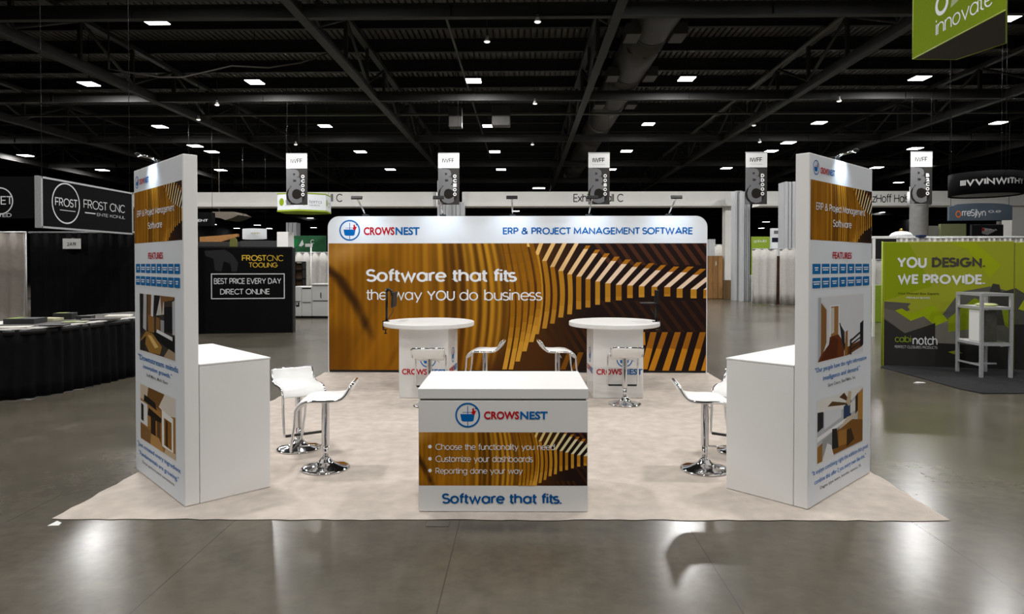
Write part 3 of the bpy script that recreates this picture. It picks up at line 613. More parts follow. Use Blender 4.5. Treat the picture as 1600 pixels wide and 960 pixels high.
def tower(lb, near, rz, left, tiles, pic1, pic2, q1, q2):
    u = Vector((math.cos(rz), math.sin(rz), 0)); org = near - u*TW if left else near
    t = thing('display_tower', lb, 'display tower', (org.x, org.y, ZC), rz)
    MB().box(0, TW, 0, TT, 0, TH, .006).build('panel_body', WHITE, t)
    MB().box(.008, TW-.008, -.001, .002, .01, TH-.008).build('fabric_face', FABW, t)
    timber_print(-.001, .012, TW-.012, 1.885, 2.305, (60, 440, 0, 135), 150, 50, t, 1.3)
    P = Print(-.0012)
    emblem(P, .10, 2.395, .052, 1.0) if not left else emblem(P, .10, 2.385, .05, 1.0)
    P.build('emblem', t); P = Print(-.0012); company(P, .17, .43, 2.36, 2.405); P.build('lettering', t, 'red and blue company lettering'); P = Print(-.0012)
    P.text('ERP & Project Management', .10, 1.04, 2.085, 2.155, INKW, 96); P.build('headline', t, 'white headline on the timber print'); P = Print(-.0012); P.text('Software', .40, .76, 1.985, 2.045, INKW, 96)
    P.build('headline', t, 'white headline on the timber print'); P = Print(-.0012); P.text('FEATURES', .40, .77, 1.755, 1.805, RED, .02)
    P.build('features_title', t, 'red title'); P = Print(-.0012); wd = 1.12/tiles
    for r_, z in enumerate((1.645, 1.545)):
        for i in range(tiles):
            x = .05+i*wd; P.rect(x, x+wd*.86, z, z+.072, alb((22, 108, 172)))
            ww = wd*(.2+.06*((i*7+r_*3) % 4)); c = x+wd*.43
            P.rect(c-ww, c+ww, z+.04, z+.048, INKW); P.rect(c-ww*.8, c+ww*.8, z+.024, z+.032, INKW)
    P.build('feature_tiles', t, 'two rows of blue tiles')
    for pic, z0, z1, nm in ((pic1, 1.015, 1.475, 0), (pic2, .29, .735, 1)):
        x0, x1 = (.15, 1.03); P = Print(-.0012)
        P.rect(x0-.025, x1+.01, z0-.01, z1+.01, alb((228, 229, 230)))
        for pts, col in pic: P.poly([(x0+(x1-x0)*a, z0+(z1-z0)*b) for a, b in pts], alb(col, 1.15))
        P.build('picture', t, 'printed interior photograph')
    P = Print(-.0012)
    for q_, hs, zs, wsx in ((q1, (.045, .045, .028), (.935, .865, .815), (.5, .36, .27)), (q2, (.045, .045, .028), (.21, .14, .09), (.54, .50, .40))):
        for i in range(3):
            P.text(q_[i], .6-wsx[i], .6+wsx[i], zs[i], zs[i]+hs[i], alb((40, 110, 180)) if i < 2 else GREY, .01)
            P.build('quotation' if i < 2 else 'name_line', t, 'blue quotation line' if i < 2 else 'grey name line'); P = Print(-.0012)
    # storage counter standing against its back
    c = thing('storage_counter', ('white storage counter behind the tower with eight blue tiles in each row' if left else 'white storage counter behind the tower with the staircase picture'), 'counter', (org.x, org.y, ZC), rz)
    MB().box(0, TW, TT+.003, TT+.52, 0, .985, .004).build('cabinet_body', WHITE, c)
    MB().box(-.002, TW+.002, TT+.003, TT+.525, .985, 1.0, .004).build('top', WHITE, c)
    arm_lamp('small arm lamp reaching over the top of the ' + ('workshop picture tower' if left else 'staircase picture tower'), org+u*(.52 if left else .55)+Vector((-u.y*.05, u.x*.05, TH+ZC)), rz, reach=.15, watts=SPOT_W*.5, rise=.06, hw=.03)
    return t
nl = atz(289, 797); nr = atz(1262, 801)
tower('tall white booth tower with eight blue tiles in each row and a workshop picture', nl, -PI/4-.005, True, 8, SHOP, CAFE,
      ('"Downstream minds', 'innovation growth."', 'Staff Mann, Mark Norr'), ('"Just created every ingredient', '"Fundamentals are growing."', 'Daryn spoke trusted connections'))
tower('tall white booth tower with seven blue tiles in each row and a staircase picture', nr, PI/4-.012, False, 7, STAIR, KITCH,
      ('"Our people have the right information', 'intelligence and demand."', 'Sara Coars, Soaf Milo, Inc.'), ('"It enjoys combining right the addition bits good', 'combine this offer 2 you every own like this."', 'Dagna type team, booths, venues, PL'))

# ---- reception counter
c = thing('reception_counter', 'white reception counter with bulleted slogans on a timber print', 'counter', (-.726, 4.574, ZC), .012)
CW, CD = 1.17, .75
MB().box(0, CW, 0, CD, 0, .772, .004).build('body', WHITE, c)
MB().box(.012, CW-.012, .012, CD-.012, .77, .786).build('shadow_gap', mat('grey_recess', (120, 120, 120), .6, noise=.05), c)
MB().box(-.004, CW+.004, -.006, CD+.004, .784, .855, .004).build('top', WHITE, c)
s = 1.17/266.0; cx = lambda px: (px-653)*s; cz = lambda py: (804-py)/225.6
timber_print(0, .003, CW-.003, cz(763), cz(679.5), (29, 460, 5, 141), 220, 70, c, 1.4)
P = Print(0); emblem(P, cx(730.5), cz(652.5), .086); P.build('emblem', c); P = Print(0); company(P, cx(756), cx(856), cz(659), cz(646.5))
P.build('lettering', c, 'red and blue company lettering'); P = Print(0)
for i, (tx, x1, zz) in enumerate((('Choose the functionality you need', 867, 702), ('Customize your dashboards', 833, 721), ('Reporting done your way', 817, 739.5))):
    P.disc(cx(671), cz(zz), .0125, INKW); d = 3.2; P.text(tx, cx(680), cx(x1), cz(zz+7.4), cz(zz-5), INKW, 74)
P.build('bullet_list', c, 'white bullet list of three lines'); P = Print(0); P.text('Software that fits.', cx(690), cx(878), cz(793), cz(774.5), alb((0, 84, 150)), 132)
P.build('slogan', c, 'blue slogan at the foot')

# ---- two round-topped tables
def table(lb, x, y, rz, side):
    t = thing('round_table', lb, 'table', (x, y, ZC), rz, 'round white meeting tables')
    h = .32
    MB().box(-h, h, -h, h, 0, .90, .004).build('pedestal', WHITE, t)
    prof = [(.02, .900), (.58, .900), (.592, .904), (.596, .912), (.596, .95), (.592, .957), (.585, .96), (.02, .96)]
    MB().lathe(prof, 72, smooth=False).build('tabletop', WHITE, t)
    P = Print(-h); emblem(P, .0+(.06 if side > 0 else .08), .50, .105); P.build('emblem', t); P = Print(-h); company(P, -.28, .31, .30, .375); P.build('lettering', t, 'red and blue company lettering')
    P = Print(-h); emblem(P, 0, .52, .10); o = P.build('emblem', t); o.rotation_euler = (0, 0, PI/2*side)
    P = Print(-h); company(P, -.26, .28, .30, .375); o = P.build('lettering', t, 'red and blue company lettering'); o.rotation_euler = (0, 0, PI/2*side)
    return t
table('round white table on a square pedestal, below the white slogan', -1.25, 8.78, math.radians(-5), 1)
table('round white table on a square pedestal, before the dark slats of the print', 1.2, 8.83, math.radians(2), -1)
# ---- screen arms clamped on the tables
a = thing('screen_arm', 'black monitor on a clamp pole at the table below the slogan', 'monitor arm', (-1.80, 8.72, .976))
MB().box(-.05, .03, -.03, .03, 0, .012, .003).box(-.05, -.038, -.03, .03, -.10, .012, .003).box(-.05, .0, -.03, .03, -.11, -.098, .003).bar((-.015, 0, -.1), (-.015, 0, -.14), .008).lathe([(.02, -.145), (.02, -.16)], 12, (-.015, 0)).build('clamp', BLACKM, a)
MB().tube([(0, 0, 0), (0, 0, .44)], .016, 10).build('pole', BLACKM, a)
MB().tube([(0, 0, .40), (.03, -.01, .43), (.07, -.02, .40), (.075, -.02, .34)], .018, 8).build('bracket', BLACKM, a)
o = MB().box(-.15, .15, -.012, .012, -.10, .10, .006).build('screen', BLACKP, a); o.location = (.09, .05, .29); o.rotation_euler = (math.radians(4), 0, math.radians(91))
MB().tube([(.08, -.02, .2), (.09, -.02, .14), (.05, -.01, .08), (.02, 0, .03)], .005, 6).build('cable', BLACKP, a)
a = thing('screen_arm', 'black monitor arm with a flat tray clamped on the table before the dark slats', 'monitor arm', (1.735, 8.72, .976))
MB().box(-.05, .05, -.03, .03, 0, .012, .003).box(.042, .054, -.03, .03, -.10, .012, .003).box(.0, .054, -.03, .03, -.11, -.098, .003).bar((.02, 0, -.1), (.02, 0, -.13), .008).build('clamp', BLACKM, a)
MB().tube([(0, 0, 0), (0, 0, .40)], .016, 10).build('pole', BLACKM, a)
MB().box(-.022, .03, -.03, .03, .24, .42, .008).build('bracket', BLACKM, a)
MB().box(-.21, -.01, -.12, .08, .245, .257, .004).build('tray', BLACKP, a)
MB().tube([(-.06, 0, .24), (-.07, 0, .17), (-.02, 0, .1), (-.01, 0, .02)], .005, 6).build('cable', BLACKP, a)

# ---- bar stools (built once; forward = +y, raised lip at -y)
def seat_profile():
    P = [(-.235, .115), (-.215, .075), (-.185, .034), (-.14, .006), (-.05, -.002), (.05, 0), (.11, -.004), (.15, -.016), (.178, -.036), (.196, -.062), (.204, -.08)]
    out = []                                           # Catmull-Rom
    for i in range(len(P)-1):
        p0, p1, p2, p3 = P[max(i-1, 0)], P[i], P[i+1], P[min(i+2, len(P)-1)]
        for k in range(4):
            t = k/4; out.append(tuple(.5*((2*b)+(-a+c_)*t+(2*a-5*b+4*c_-d)*t*t+(-a+3*b-3*c_+d)*t**3) for a, b, c_, d in zip(p0, p1, p2, p3)))
    return out+[P[-1]]
SH = .60
def make_stool():
    t = thing('bar_stool', '', 'bar stool', (0, 0, 0), 0, 'white swivel bar stools')
    pr = seat_profile(); n = len(pr); W = .185; top = []; bot = []
    nor = []
    for i in range(n):
        a = Vector(pr[max(i-1, 0)]); b = Vector(pr[min(i+1, n-1)]); d = (b-a).normalized(); nor.append(Vector((-d.y, d.x)))
    xs = [-W, -W*.93, 0, W*.93, W]; tk = [.004, .016, .019, .016, .004]
    vs = []; fs = []; m = len(xs)
    for sgn in (1, -1):
        for i in range(n):
            for x, h in zip(xs, tk): vs.append((x, pr[i][0]+sgn*nor[i].x*h, SH+pr[i][1]+sgn*nor[i].y*h))
    for i in range(n-1):
        for k in range(m-1):
            a = i*m+k; fs.append((a, a+m, a+m+1, a+1)); b = n*m+a; fs.append((b, b+1, b+m+1, b+m))
    N = n*m
    for i in range(n-1): fs.append((i*m, N+i*m, N+(i+1)*m, (i+1)*m)); q = m-1; fs.append((i*m+q, (i+1)*m+q, N+(i+1)*m+q, N+i*m+q))
    for k in range(m-1): fs.append((k, k+1, N+k+1, N+k)); q = (n-1)*m; fs.append((q+k, N+q+k, N+q+k+1, q+k+1))
    MB().add(vs, fs, None, True).build('seat', SEATW, t)
    fr = MB()
    for sx in (-1, 1):
        X = sx*(W+.004); pts = [(X, p[0], SH+p[1]-.002) for p in pr]
        pts += [(X, .212, SH-.2), (X, .228, SH-.30), (X, .24, SH-.385), (X*.985, .24, SH-.402), (X*.94, .238, SH-.412)]
        fr.tube(pts, .0115, 8)
    fr.tube([(-W, -.237, SH+.117), (W, -.237, SH+.117)], .0115, 8)
    fr.build('seat_frame', CHROME, t)
    MB().tube([(-W*.95, .238, SH-.412), (W*.95, .238, SH-.412)], .0125, 10).build('footrest', BLACKP, t)
    MB().tube([(0, .236, SH-.412), (0, .03, SH-.405)], .007, 6).build('footrest_strut', CHROME, t)
    MB().lathe([(.075, SH-.02), (.075, SH-.032), (.032, SH-.034), (.032, .20), (.028, .195)], 24).build('column', CHROME, t)
    MB().lathe([(.023, .2), (.023, .08)], 24).build('piston', CHROME, t)
    MB().tube([(.02, 0, SH-.05), (.09, .02, SH-.06), (.12, .03, SH-.085)], .005, 6).build('height_lever', CHROME, t)
    MB().lathe([(.02, 0), (.196, 0), (.2, .004), (.198, .010), (.17, .018), (.12, .029), (.08, .043), (.055, .062), (.042, .082), (.03, .092), (.02, .093)], 48).build('base', CHROME, t)
    return t
ST = [(-1.663, 5.546, PI/2+.10, 'white stool at the workshop tower counter, raised seat lip toward the reception counter'),
      (-2.09, 6.135, PI+.58, 'white stool at the workshop tower counter, standing behind another stool'),
      (1.514, 5.567, -PI/2-.08, 'white stool beside the staircase tower counter, whole base in view'),
      (1.98, 6.12, PI-.58, 'white stool almost wholly hidden behind the staircase tower counter'),
      (-1.142, 8.041, .06, 'white stool before the table below the slogan, base half hidden by the counter'),
      (1.24, 8.155, -.03, 'white stool standing in full view before the table at the dark slats'),
      (-.50, 8.62, PI/2-.12, 'white stool behind the reception counter, facing the table below the slogan'),
      (.44, 8.62, -PI/2+.12, 'white stool behind the reception counter, facing the table at the dark slats')]
proto = make_stool()
for i, (x, y, rz, lb) in enumerate(ST):
    o = proto if i == 0 else copy_tree(proto)
    o.location = (x, y, ZC); o.rotation_euler = (0, 0, rz); o['label'] = lb

# ================================================================== neighbouring booths
def bxy(mb, px0, px1, py0, py1, Y, dep, bev=0.0, floor=False):    # box whose front stands on the plane y = Y
    a = aty(px0, py1, Y); b = aty(px1, py0, Y); return mb.box(a.x, b.x, Y, Y+dep, 0 if floor else a.z, b.z, bev)
def solid(name, lb, cat, px0, px1, py0, py1, Y, dep, m, bev=.01, floor=True, group=None):
    return tag(bxy(MB(), px0, px1, py0, py1, Y, dep, bev, floor).build(name, m), lb, cat, group)
def drape(name, lb, px0, px1, py, Y, m, wl=.22, amp=.035):
    a = aty(px0, py, Y); b = aty(px1, py, Y); t = thing(name, lb, 'drape', (a.x, Y, 0)); W = b.x-a.x
    MB().curtain([(0, 0), (W, 0)], .02, a.z-.03, amp, wl, .012).build('cloth', m, t)
    MB().tube([(-.02, .01, a.z-.02), (W+.02, .01, a.z-.02)], .02, 8).build('rail', BRUSH, t)
    for x in (0.03, W-.03): MB().tube([(x, .07, 0), (x, .07, a.z)], .02, 8).build('post', BRUSH, t)
    return t
# ---- black booth with the sign round a corner
drape('pipe_drape', 'black pleated drape behind the black skirted table', 45.5, 288, 362, 13.8, DRAPEK)
drape('pipe_drape', 'pale grey pleated drape beside the black drape', -260, 38, 362, 13.9, mat('warm_grey_drape', (158, 150, 142), .9, noise=.06, nscale=12, bump=.2, bscale=120, spec=.1), .26, .025)
a = aty(98, 389, 13.7); b = aty(126, 373, 13.7); t = thing('paper_sign', 'small white paper sign pinned high on the black drape', 'sign', (a.x, 13.70, a.z))
MB().box(0, b.x-a.x, 0, .008, 0, b.z-a.z).build('sheet', mat('white_paper', (225, 225, 222), .7, noise=.02), t)
P = Print(0); P.text('2A19', .09, .28, .06, .14, alb((20, 20, 20)), 120); P.build('lettering', t)
MB().tube([((b.x-a.x)/2, .004, b.z-a.z), ((b.x-a.x)/2, .1, b.z-a.z+.02)], .004, 6).build('pin', BRUSH, t)
t = thing('corner_sign', 'black sign box with a round white emblem hung over the black drape', 'hanging sign', (-8.04, 11.0, 2.37), PI/2)
LS, HS = 2.55, .81                                       # local x along the hall, local y = -world x
MB().box(0, LS, 0, .05, 0, HS).build('side_panel', SIGNK, t)
MB().box(.0, .05, .06, 3.2, .13, HS+.02).build('front_panel', SIGNK, t)
fr = MB()
for z in (-.02, HS): fr.box(-.03, LS+.03, -.012, .06, z-.012, z+.02)
for x in (-.03, LS): fr.box(x-.012, x+.025, -.012, .06, -.03, HS+.02)
fr.box(-.04, .05, .05, .10, -.03, HS+.03)
fr.build('frame', BRUSH, t)
P = Print(0); wh = alb((215, 216, 218)); P.ring(.58, .43, .36, .024, wh); P.text('FROST', .30, .87, .37, .53, wh, 96); P.rect(.42, .82, .30, .312, wh); P.build('emblem', t)
P = Print(0); P.text('FROST CNC', 1.04, 2.30, .385, .56, wh, 70); P.text('ENTE KONUL', 1.42, 2.30, .27, .33, wh, 60); P.rect(1.08, 1.38, .30, .32, wh); P.build('lettering', t)
P = Print(0); P.ring(0, .42, .23, .02, wh); P.text('TYET', -.22, .22, .36, .50, wh, 90); P.text('LIMNTED', -.30, .2, .15, .22, wh, 90); o = P.build('front_emblem', t, 'round white emblem on the front face')
o.rotation_euler = (0, 0, -PI/2); o.location = (-.001, .72, 0)
for x, y in ((.03, .03), (LS-.03, .03), (.03, 3.15)): MB().tube([(x, y, HS), (x, y, Z_DECK-2.37)], .006, 5).build('wire', BLACKM, t)
# skirted table
FP = [(-7.55, 8.30), (-6.9, 8.17), (-6.55, 8.24), (-6.33, 8.42), (-6.2, 8.7), (-6.13, 9.05), (-6.08, 9.5), (-5.99, 10.15), (-5.9, 10.8), (-5.84, 11.3)]
t = thing('skirted_table', 'long black skirted table with a rounded end and white top', 'table', (0, 0, 0))
MB().curtain(FP, .012, .90, .03, .17, .012, 5).build('skirt', DRAPEK, t)
BP = [(-6.75, 11.3), (-7.1, 10.3), (-7.25, 9.7), (-7.6, 9.3)]
MB().prism(FP+BP, .895, .915).build('tabletop', mat('white_table_top', (226, 224, 220), .5, noise=.03), t)
o = MB().prism([(x+(-.06 if x > -7.3 else .03), y+.05) for x, y in FP[1:]]+[(BP[0][0]+.03, 11.28)]+[(x+.05, y) for x, y in BP[1:3]], .9152, .9172).build('table_cover', mat('grey_table_cover', (74, 71, 67), .8, noise=.3, nscale=6), t)
MB().curtain([(x+.012, y-.004) for x, y in FP], .83, .897, .004, .3, .01, 2).build('skirt_band', BLACKM, t)
for i, (px, py, w_, d_, h_, rz, col, lb) in enumerate((
        (20, 512, .4, .2, .012, .3, (205, 200, 192), 'stack of pale leaflets at the near end of the skirted table'),
        (40, 505, .40, .30, .07, .1, (42, 42, 44), 'flat dark grey sample case on the near end of the skirted table'),
        (80, 501, .26, .18, .04, -.2, (176, 172, 140), 'cream printed box on the middle of the skirted table'),
        (102, 498.5, .26, .18, .09, .15, (20, 20, 22), 'upright black box with a green printed end on the skirted table'),
        (118, 504, .30, .2, .015, .4, (150, 152, 128), 'green and grey brochure lying on the skirted table'),
        (86, 509, .30, .2, .018, .2, (60, 60, 62), 'dark open folder lying on the skirted table'),
        (134, 498.5, .2, .16, .05, .2, (36, 36, 36), 'small black tray on the far half of the skirted table'),
        (158, 500, .5, .2, .02, .5, (70, 68, 64), 'long grey catalogue on the far half of the skirted table'),
        (186, 495.5, .34, .22, .03, .3, (218, 214, 204), 'white box lid at the far end of the skirted table'))):
    p = atz(px, py, .918); m_ = mat('print_goods_%d' % i, col, .6, noise=.15, nscale=12)
    t = thing('sample_box' if h_ > .03 else 'brochure', lb, 'box' if h_ > .03 else 'brochure', (p.x, p.y, .9178), rz, 'goods on the skirted table')
    MB().box(-w_/2, w_/2, -d_/2, d_/2, 0, h_, .004).build('body', m_, t)
    if i in (1, 3, 4): MB().box(-w_/2+.02, -w_/2+.16, -d_/2+.02, d_/2-.02, h_, h_+.003).build('printed_patch', mat('leaf_green_print', (120, 140, 50), .6, noise=.3, nscale=20), t)
# ---- low black wall with gold lettering
A = Vector((-8.3, 16.33, 0)); B = Vector((-5.86, 16.72, 0)); LW = (B-A).length
t = thing('display_wall', 'low black display wall with gold lettering and a white framed price line', 'display wall', A, math.atan2(B.y-A.y, B.x-A.x))
MB().box(0, LW, 0, .12, 0, 2.14, .01).build('panel', SIGNK, t); MB().box(-.01, LW+.012, -.006, .126, 2.13, 2.17).build('top_rail', BLACKM, t)
MB().box(LW, LW+.03, .0, .35, 0, 2.15).build('end_panel', BLACKM, t)
fx = lambda px: (px-295)/(456-295)*LW
fz = lambda py: 2.16-(py-386)/62.0
P = Print(0); P.poly([(fx(320), fz(392)), (fx(352), fz(390)), (fx(364), fz(398)), (fx(372), fz(410)), (fx(370), fz(424)), (fx(362), fz(424)), (fx(360), fz(412)), (fx(350), fz(408)), (fx(346), fz(424)), (fx(336), fz(422)), (fx(334), fz(404)), (fx(322), fz(400))], alb((40, 40, 43))); P.build('faint_print', t)
gd = alb((214, 176, 62)); P = Print(0); P.text('FROST', fx(378), fx(416), fz(407.5), fz(397.5), gd, 120); P.text('CNC', fx(417), fx(443), fz(408), fz(398), gd, 70); P.text('TOOLING', fx(389), fx(434), fz(418), fz(409.5), gd, 100); P.build('gold_lettering', t, 'gold lettering')
P = Print(0); P.frame(fx(330), fx(445), fz(466.5), fz(427), .022, wh); P.text('BEST PRICE EVERY DAY', fx(334.5), fx(439.5), fz(444), fz(433.5), wh, 104); P.text('DIRECT ONLINE', fx(344), fx(421), fz(460), fz(450), wh, 104); P.build('white_lettering', t, 'white framed lettering')
p = atz(310, 522, 0); tag(MB().box(-.035, .035, -.035, .035, 0, 3.15).build('upright_post', mat('blue_grey_post', (58, 60, 68), .5, noise=.1), None, (p.x-.02, 16.2, 0)), 'thin dark upright post beside the low black wall', 'post')
# ---- behind it: far booths
solid('booth_wall', 'dark far booth wall seen over the low black wall', 'booth wall', 250, 452, 378, 470, 40, .3, mat('charcoal_panel', (44, 43, 42), .7, noise=.2))
solid('booth_header', 'grey far booth counter strip below the white hanging sign', 'booth wall', 376, 440, 376.5, 470, 38.0, .3, mat('slate_panel', (66, 66, 68), .7, noise=.15))
a = aty(312, 376, 40); b = aty(371, 368.5, 40); ZT = aty(300, 378, 40).z
tag(MB().slabxz([(a.x, ZT), (b.x-1.0, ZT), (b.x, b.z-.06), (b.x, b.z+.12), (a.x+1.2, a.z+.3), (a.x, a.z+.22)], 40.0, 40.25).build('timber_boom', mat('golden_timber', (170, 120, 66), .6, noise=.2, nscale=4, stretch=(1, 6, 6))), 'long golden timber boom resting on the dark far booth wall', 'timber')
c_ = aty(364.5, 386, 37.5); w_ = .21
pl = [(-w_, 0), (w_, 0), (w_, c_.z*0+.40+.0)]
tag(MB().slabxz([(c_.x-w_, 0), (c_.x+w_, 0), (c_.x+w_, c_.z+.28)]+[(c_.x+w_*math.cos(k*PI/8), c_.z+.30+.22*math.sin(k*PI/8)) for k in range(1, 8)]+[(c_.x-w_, c_.z+.28)], 37.5, 37.6).build('arched_board', mat('olive_board', (112, 112, 50), .7, noise=.1)), 'olive green board with a rounded top standing behind the low black wall', 'board')
t = aty(373, 373, 38.5); b = aty(411, 357, 38.5); s_ = thing('hanging_sign', 'white curved hanging sign with tiny gold lettering far behind the low black wall', 'hanging sign', (t.x, 38.5, t.z)); W_ = b.x-t.x; H_ = b.z-t.z
mb = MB(); n = 12; vs = []
for k in range(n+1):
    x = W_*k/n; d = -.5*math.sin(PI*k/n)
    for z, y_ in ((0, 0), (H_, 0), (H_, .06), (0, .06)): vs.append((x, y_+d+.5, z - .06*(1-abs(2*k/n-1))**.5*(1 if z == 0 else 0)))
mb.add(vs, [q for k in range(n) for q in ((4*k, 4*k+4, 4*k+5, 4*k+1), (4*k+1, 4*k+5, 4*k+6, 4*k+2), (4*k+2, 4*k+6, 4*k+7, 4*k+3), (4*k+3, 4*k+7, 4*k+4, 4*k))]+[(0, 1, 2, 3), (4*n+3, 4*n+2, 4*n+1, 4*n)])
mb.build('face', FABW, s_); P = Print(-.03); P.text('HOHNEN', W_*.52, W_*.88, H_*.42, H_*.62, alb((150, 128, 40)), 110); P.build('lettering', s_)
for x in (.05, W_-.05): MB().tube([(x, .5, H_), (x, .5, Z_DECK-t.z)], .01, 5).build('wire', BLACKM, s_)
t = aty(311, 353, 30); b = aty(330, 332, 30); s_ = thing('hanging_sign', 'black hanging sign with white letters next to the thin upright post', 'hanging sign', (t.x-.6, 30, t.z)); W_ = b.x-t.x+.6; H_ = b.z-t.z
MB().box(0, W_, 0, .4, 0, H_, .01).build('face', SIGNK, s_); P = Print(0); P.text('EVENT', W_-.95, W_-.16, H_*.28, H_*.5, wh, 130); P.build('lettering', s_)
for x in (.05, W_-.05): MB().tube([(x, .2, H_), (x, .2, Z_DECK-t.z)], .008, 5).build('wire', BLACKM, s_)
t = aty(330, 333, 42); mb = MB(); pts = [aty(px, py, 42) for px, py in ((331, 331), (364, 331), (373, 336), (362, 341), (352, 344), (344, 341), (331, 339))]
tag(mb.slabxz([(p.x, p.z) for p in pts][::-1], 42, 44).add([(pts[0].x, 43, pts[0].z), (pts[0].x+.02, 43, pts[0].z), (pts[0].x+.02, 43, Z_DECK), (pts[0].x, 43, Z_DECK)], [(0, 1, 2, 3)]).build('fabric_canopy', mat('taupe_fabric', (92, 84, 74), .8, noise=.15)), 'drooping taupe fabric canopy hung under the roof beyond the header', 'canopy')
solid('white_cabinet', 'tall white cabinet standing behind the end of the low black wall', 'cabinet', 433, 450, 362.5, 480, 30, .8, WHITE, .02)
# green backed booth and machines
t = aty(452, 392, 34); b = aty(509, 368.5, 34); s_ = thing('green_banner', 'dark green banner wall with white marks behind the white machines', 'banner', (t.x, 34, 0)); W_ = b.x-t.x
MB().box(0, W_, 0, .1, 0, b.z, .01).build('panel', mat('bottle_green', (18, 92, 52), .6, noise=.3, nscale=2), s_)
P = Print(0); P.text('C', W_*.58, W_*.68, b.z-.42, b.z-.2, wh, 130); P.poly([(W_*.26, b.z-.52), (W_*.36, b.z-.2), (W_*.40, b.z-.45), (W_*.33, b.z-.56)], wh); P.poly([(0, b.z-.55), (W_*.1, b.z-.1), (W_*.24, b.z-.22), (W_*.2, b.z-.55)], alb((30, 130, 70))); P.build('print', s_)
drape('pipe_drape', 'white pleated drape behind the white machines', 459, 520, 394, 26.5, DRAPEG, .3)
p = aty(486, 440, 25.5); tag(MB().tube([(p.x, 25.5, 0), (p.x, 25.5, aty(486, 381, 25.5).z)], .03, 8).box(p.x-.2, p.x+.04, 25.44, 25.56, aty(486, 386, 25.5).z, aty(486, 381, 25.5).z).build('white_post', WHITE), 'thin white post with a dark cap above the white machines', 'post')
s_ = thing('tool_shelf', 'dark tool shelf with brown boards behind the white machines', 'shelf', (aty(457, 440, 24).x, 24, 0)); W_ = aty(473, 440, 24).x-aty(457, 440, 24).x; zt = aty(457, 409, 24).z
for z in (zt-.03, zt-.3, zt-.65): MB().box(0, W_, 0, .4, z, z+.03).build('shelf_board', BLACKM, s_)
for x in (0, W_-.03): MB().box(x, x+.03, 0, .4, 0, zt).build('side', BLACKM, s_)
MB().box(.03, W_-.03, .3, .33, 0, zt-.05).build('back_panel', mat('brown_panel', (98, 74, 50), .7, noise=.2), s_)
for px0, px1, py0, lb, k in ((457.5, 471, 448, 'white machine cabinet at the end of the low black wall', 0), (471.3, 487, 448.5, 'middle white machine cabinet with a black slot at its top edge', 1), (487.3, 520, 446, 'broad white machine cabinet partly hidden by the wide booth wall', 2)):
    a = aty(px0, 498, 21.2); b = aty(px1, py0, 21.2); s_ = thing('machine_cabinet', lb, 'machine', (a.x, 21.2, 0), 0, 'white machine cabinets'); W_ = b.x-a.x; H_ = b.z
    g_ = mat('machine_enamel', (186, 186, 184), .45, noise=.05, nscale=3)
    MB().box(0, W_, 0, .7, .06, H_, .02).build('body', g_, s_)
    MB().box(.03, W_-.03, .04, .66, 0, .07).build('plinth', BLACKM, s_)
    if k == 1: MB().box(.02, W_-.02, -.006, .05, H_-.07, H_-.025).build('slot', BLACKM, s_)
    if k != 1: MB().box(.04, W_-.04, -.015, .01, H_*.52, H_*.54).build('ledge', BLACKM, s_)
    if k == 0: MB().box(W_*.35, W_*.75, -.01, .03, H_*.36, H_*.5, .01).build('hatch', BLACKM, s_); MB().box(W_*.45, W_*.6, -.02, -.008, H_*.42, H_*.49, .003).build('gauge', g_, s_)
    if k == 2: MB().box(.0, W_*.9, -.05, .5, H_, H_+.05, .02).build('top_cover', g_, s_); MB().box(W_*.42, W_*.45, -.03, .01, H_*.62, H_*.78, .004).build('handle', BLACKM, s_)
    if k == 1: MB().box(W_*.1, W_*.9, -.02, .01, H_*.5, H_*.515, .002).build('handle_bar', BLACKM, s_)
# ---- green and white hexagonal hanging sign
t = atz(476, 333, 4.2); cxy = aty(474, 333, 30); z0 = aty(474, 331, 29.5).z; z1 = aty(474, 303, 29.5).z
s_ = thing('hexagon_sign', 'six-sided white hanging sign with green edges behind an aisle banner', 'hanging sign', (cxy.x+.0, 30.2, z0), .62); R_ = 1.22; hx = [(R_*math.cos(PI/3*k), R_*math.sin(PI/3*k)) for k in range(6)]; gr = mat('apple_green_fabric', (150, 172, 30), .7, noise=.06)
MB().prism(hx, .07, z1-z0-.03).build('band', FABW, s_); MB().prism([(x*1.01, y*1.01) for x, y in hx], 0, .07).build('lower_edge', gr, s_); MB().prism([(x*1.01, y*1.01) for x, y in hx], z1-z0-.03, z1-z0+.02).build('upper_edge', gr, s_)
for k in range(6):
    P = Print(-R_*math.cos(PI/6)); P.disc(-.36, .42, .17, alb((140, 165, 30)), .8); P.text('terra', -.14, .42, .36, .50, GREY, 60); P.text('solutions', -.14, .34, .24, .32, GREY, 60)
    o = P.build('print', s_); o.rotation_euler = (0, 0, PI/3*k+PI*2/3)
for k in (0, 2, 4): MB().tube([(hx[k][0]*.9, hx[k][1]*.9, z1-z0), (hx[k][0]*.9, hx[k][1]*.9, Z_DECK-z0)], .008, 5).build('wire', BLACKM, s_)
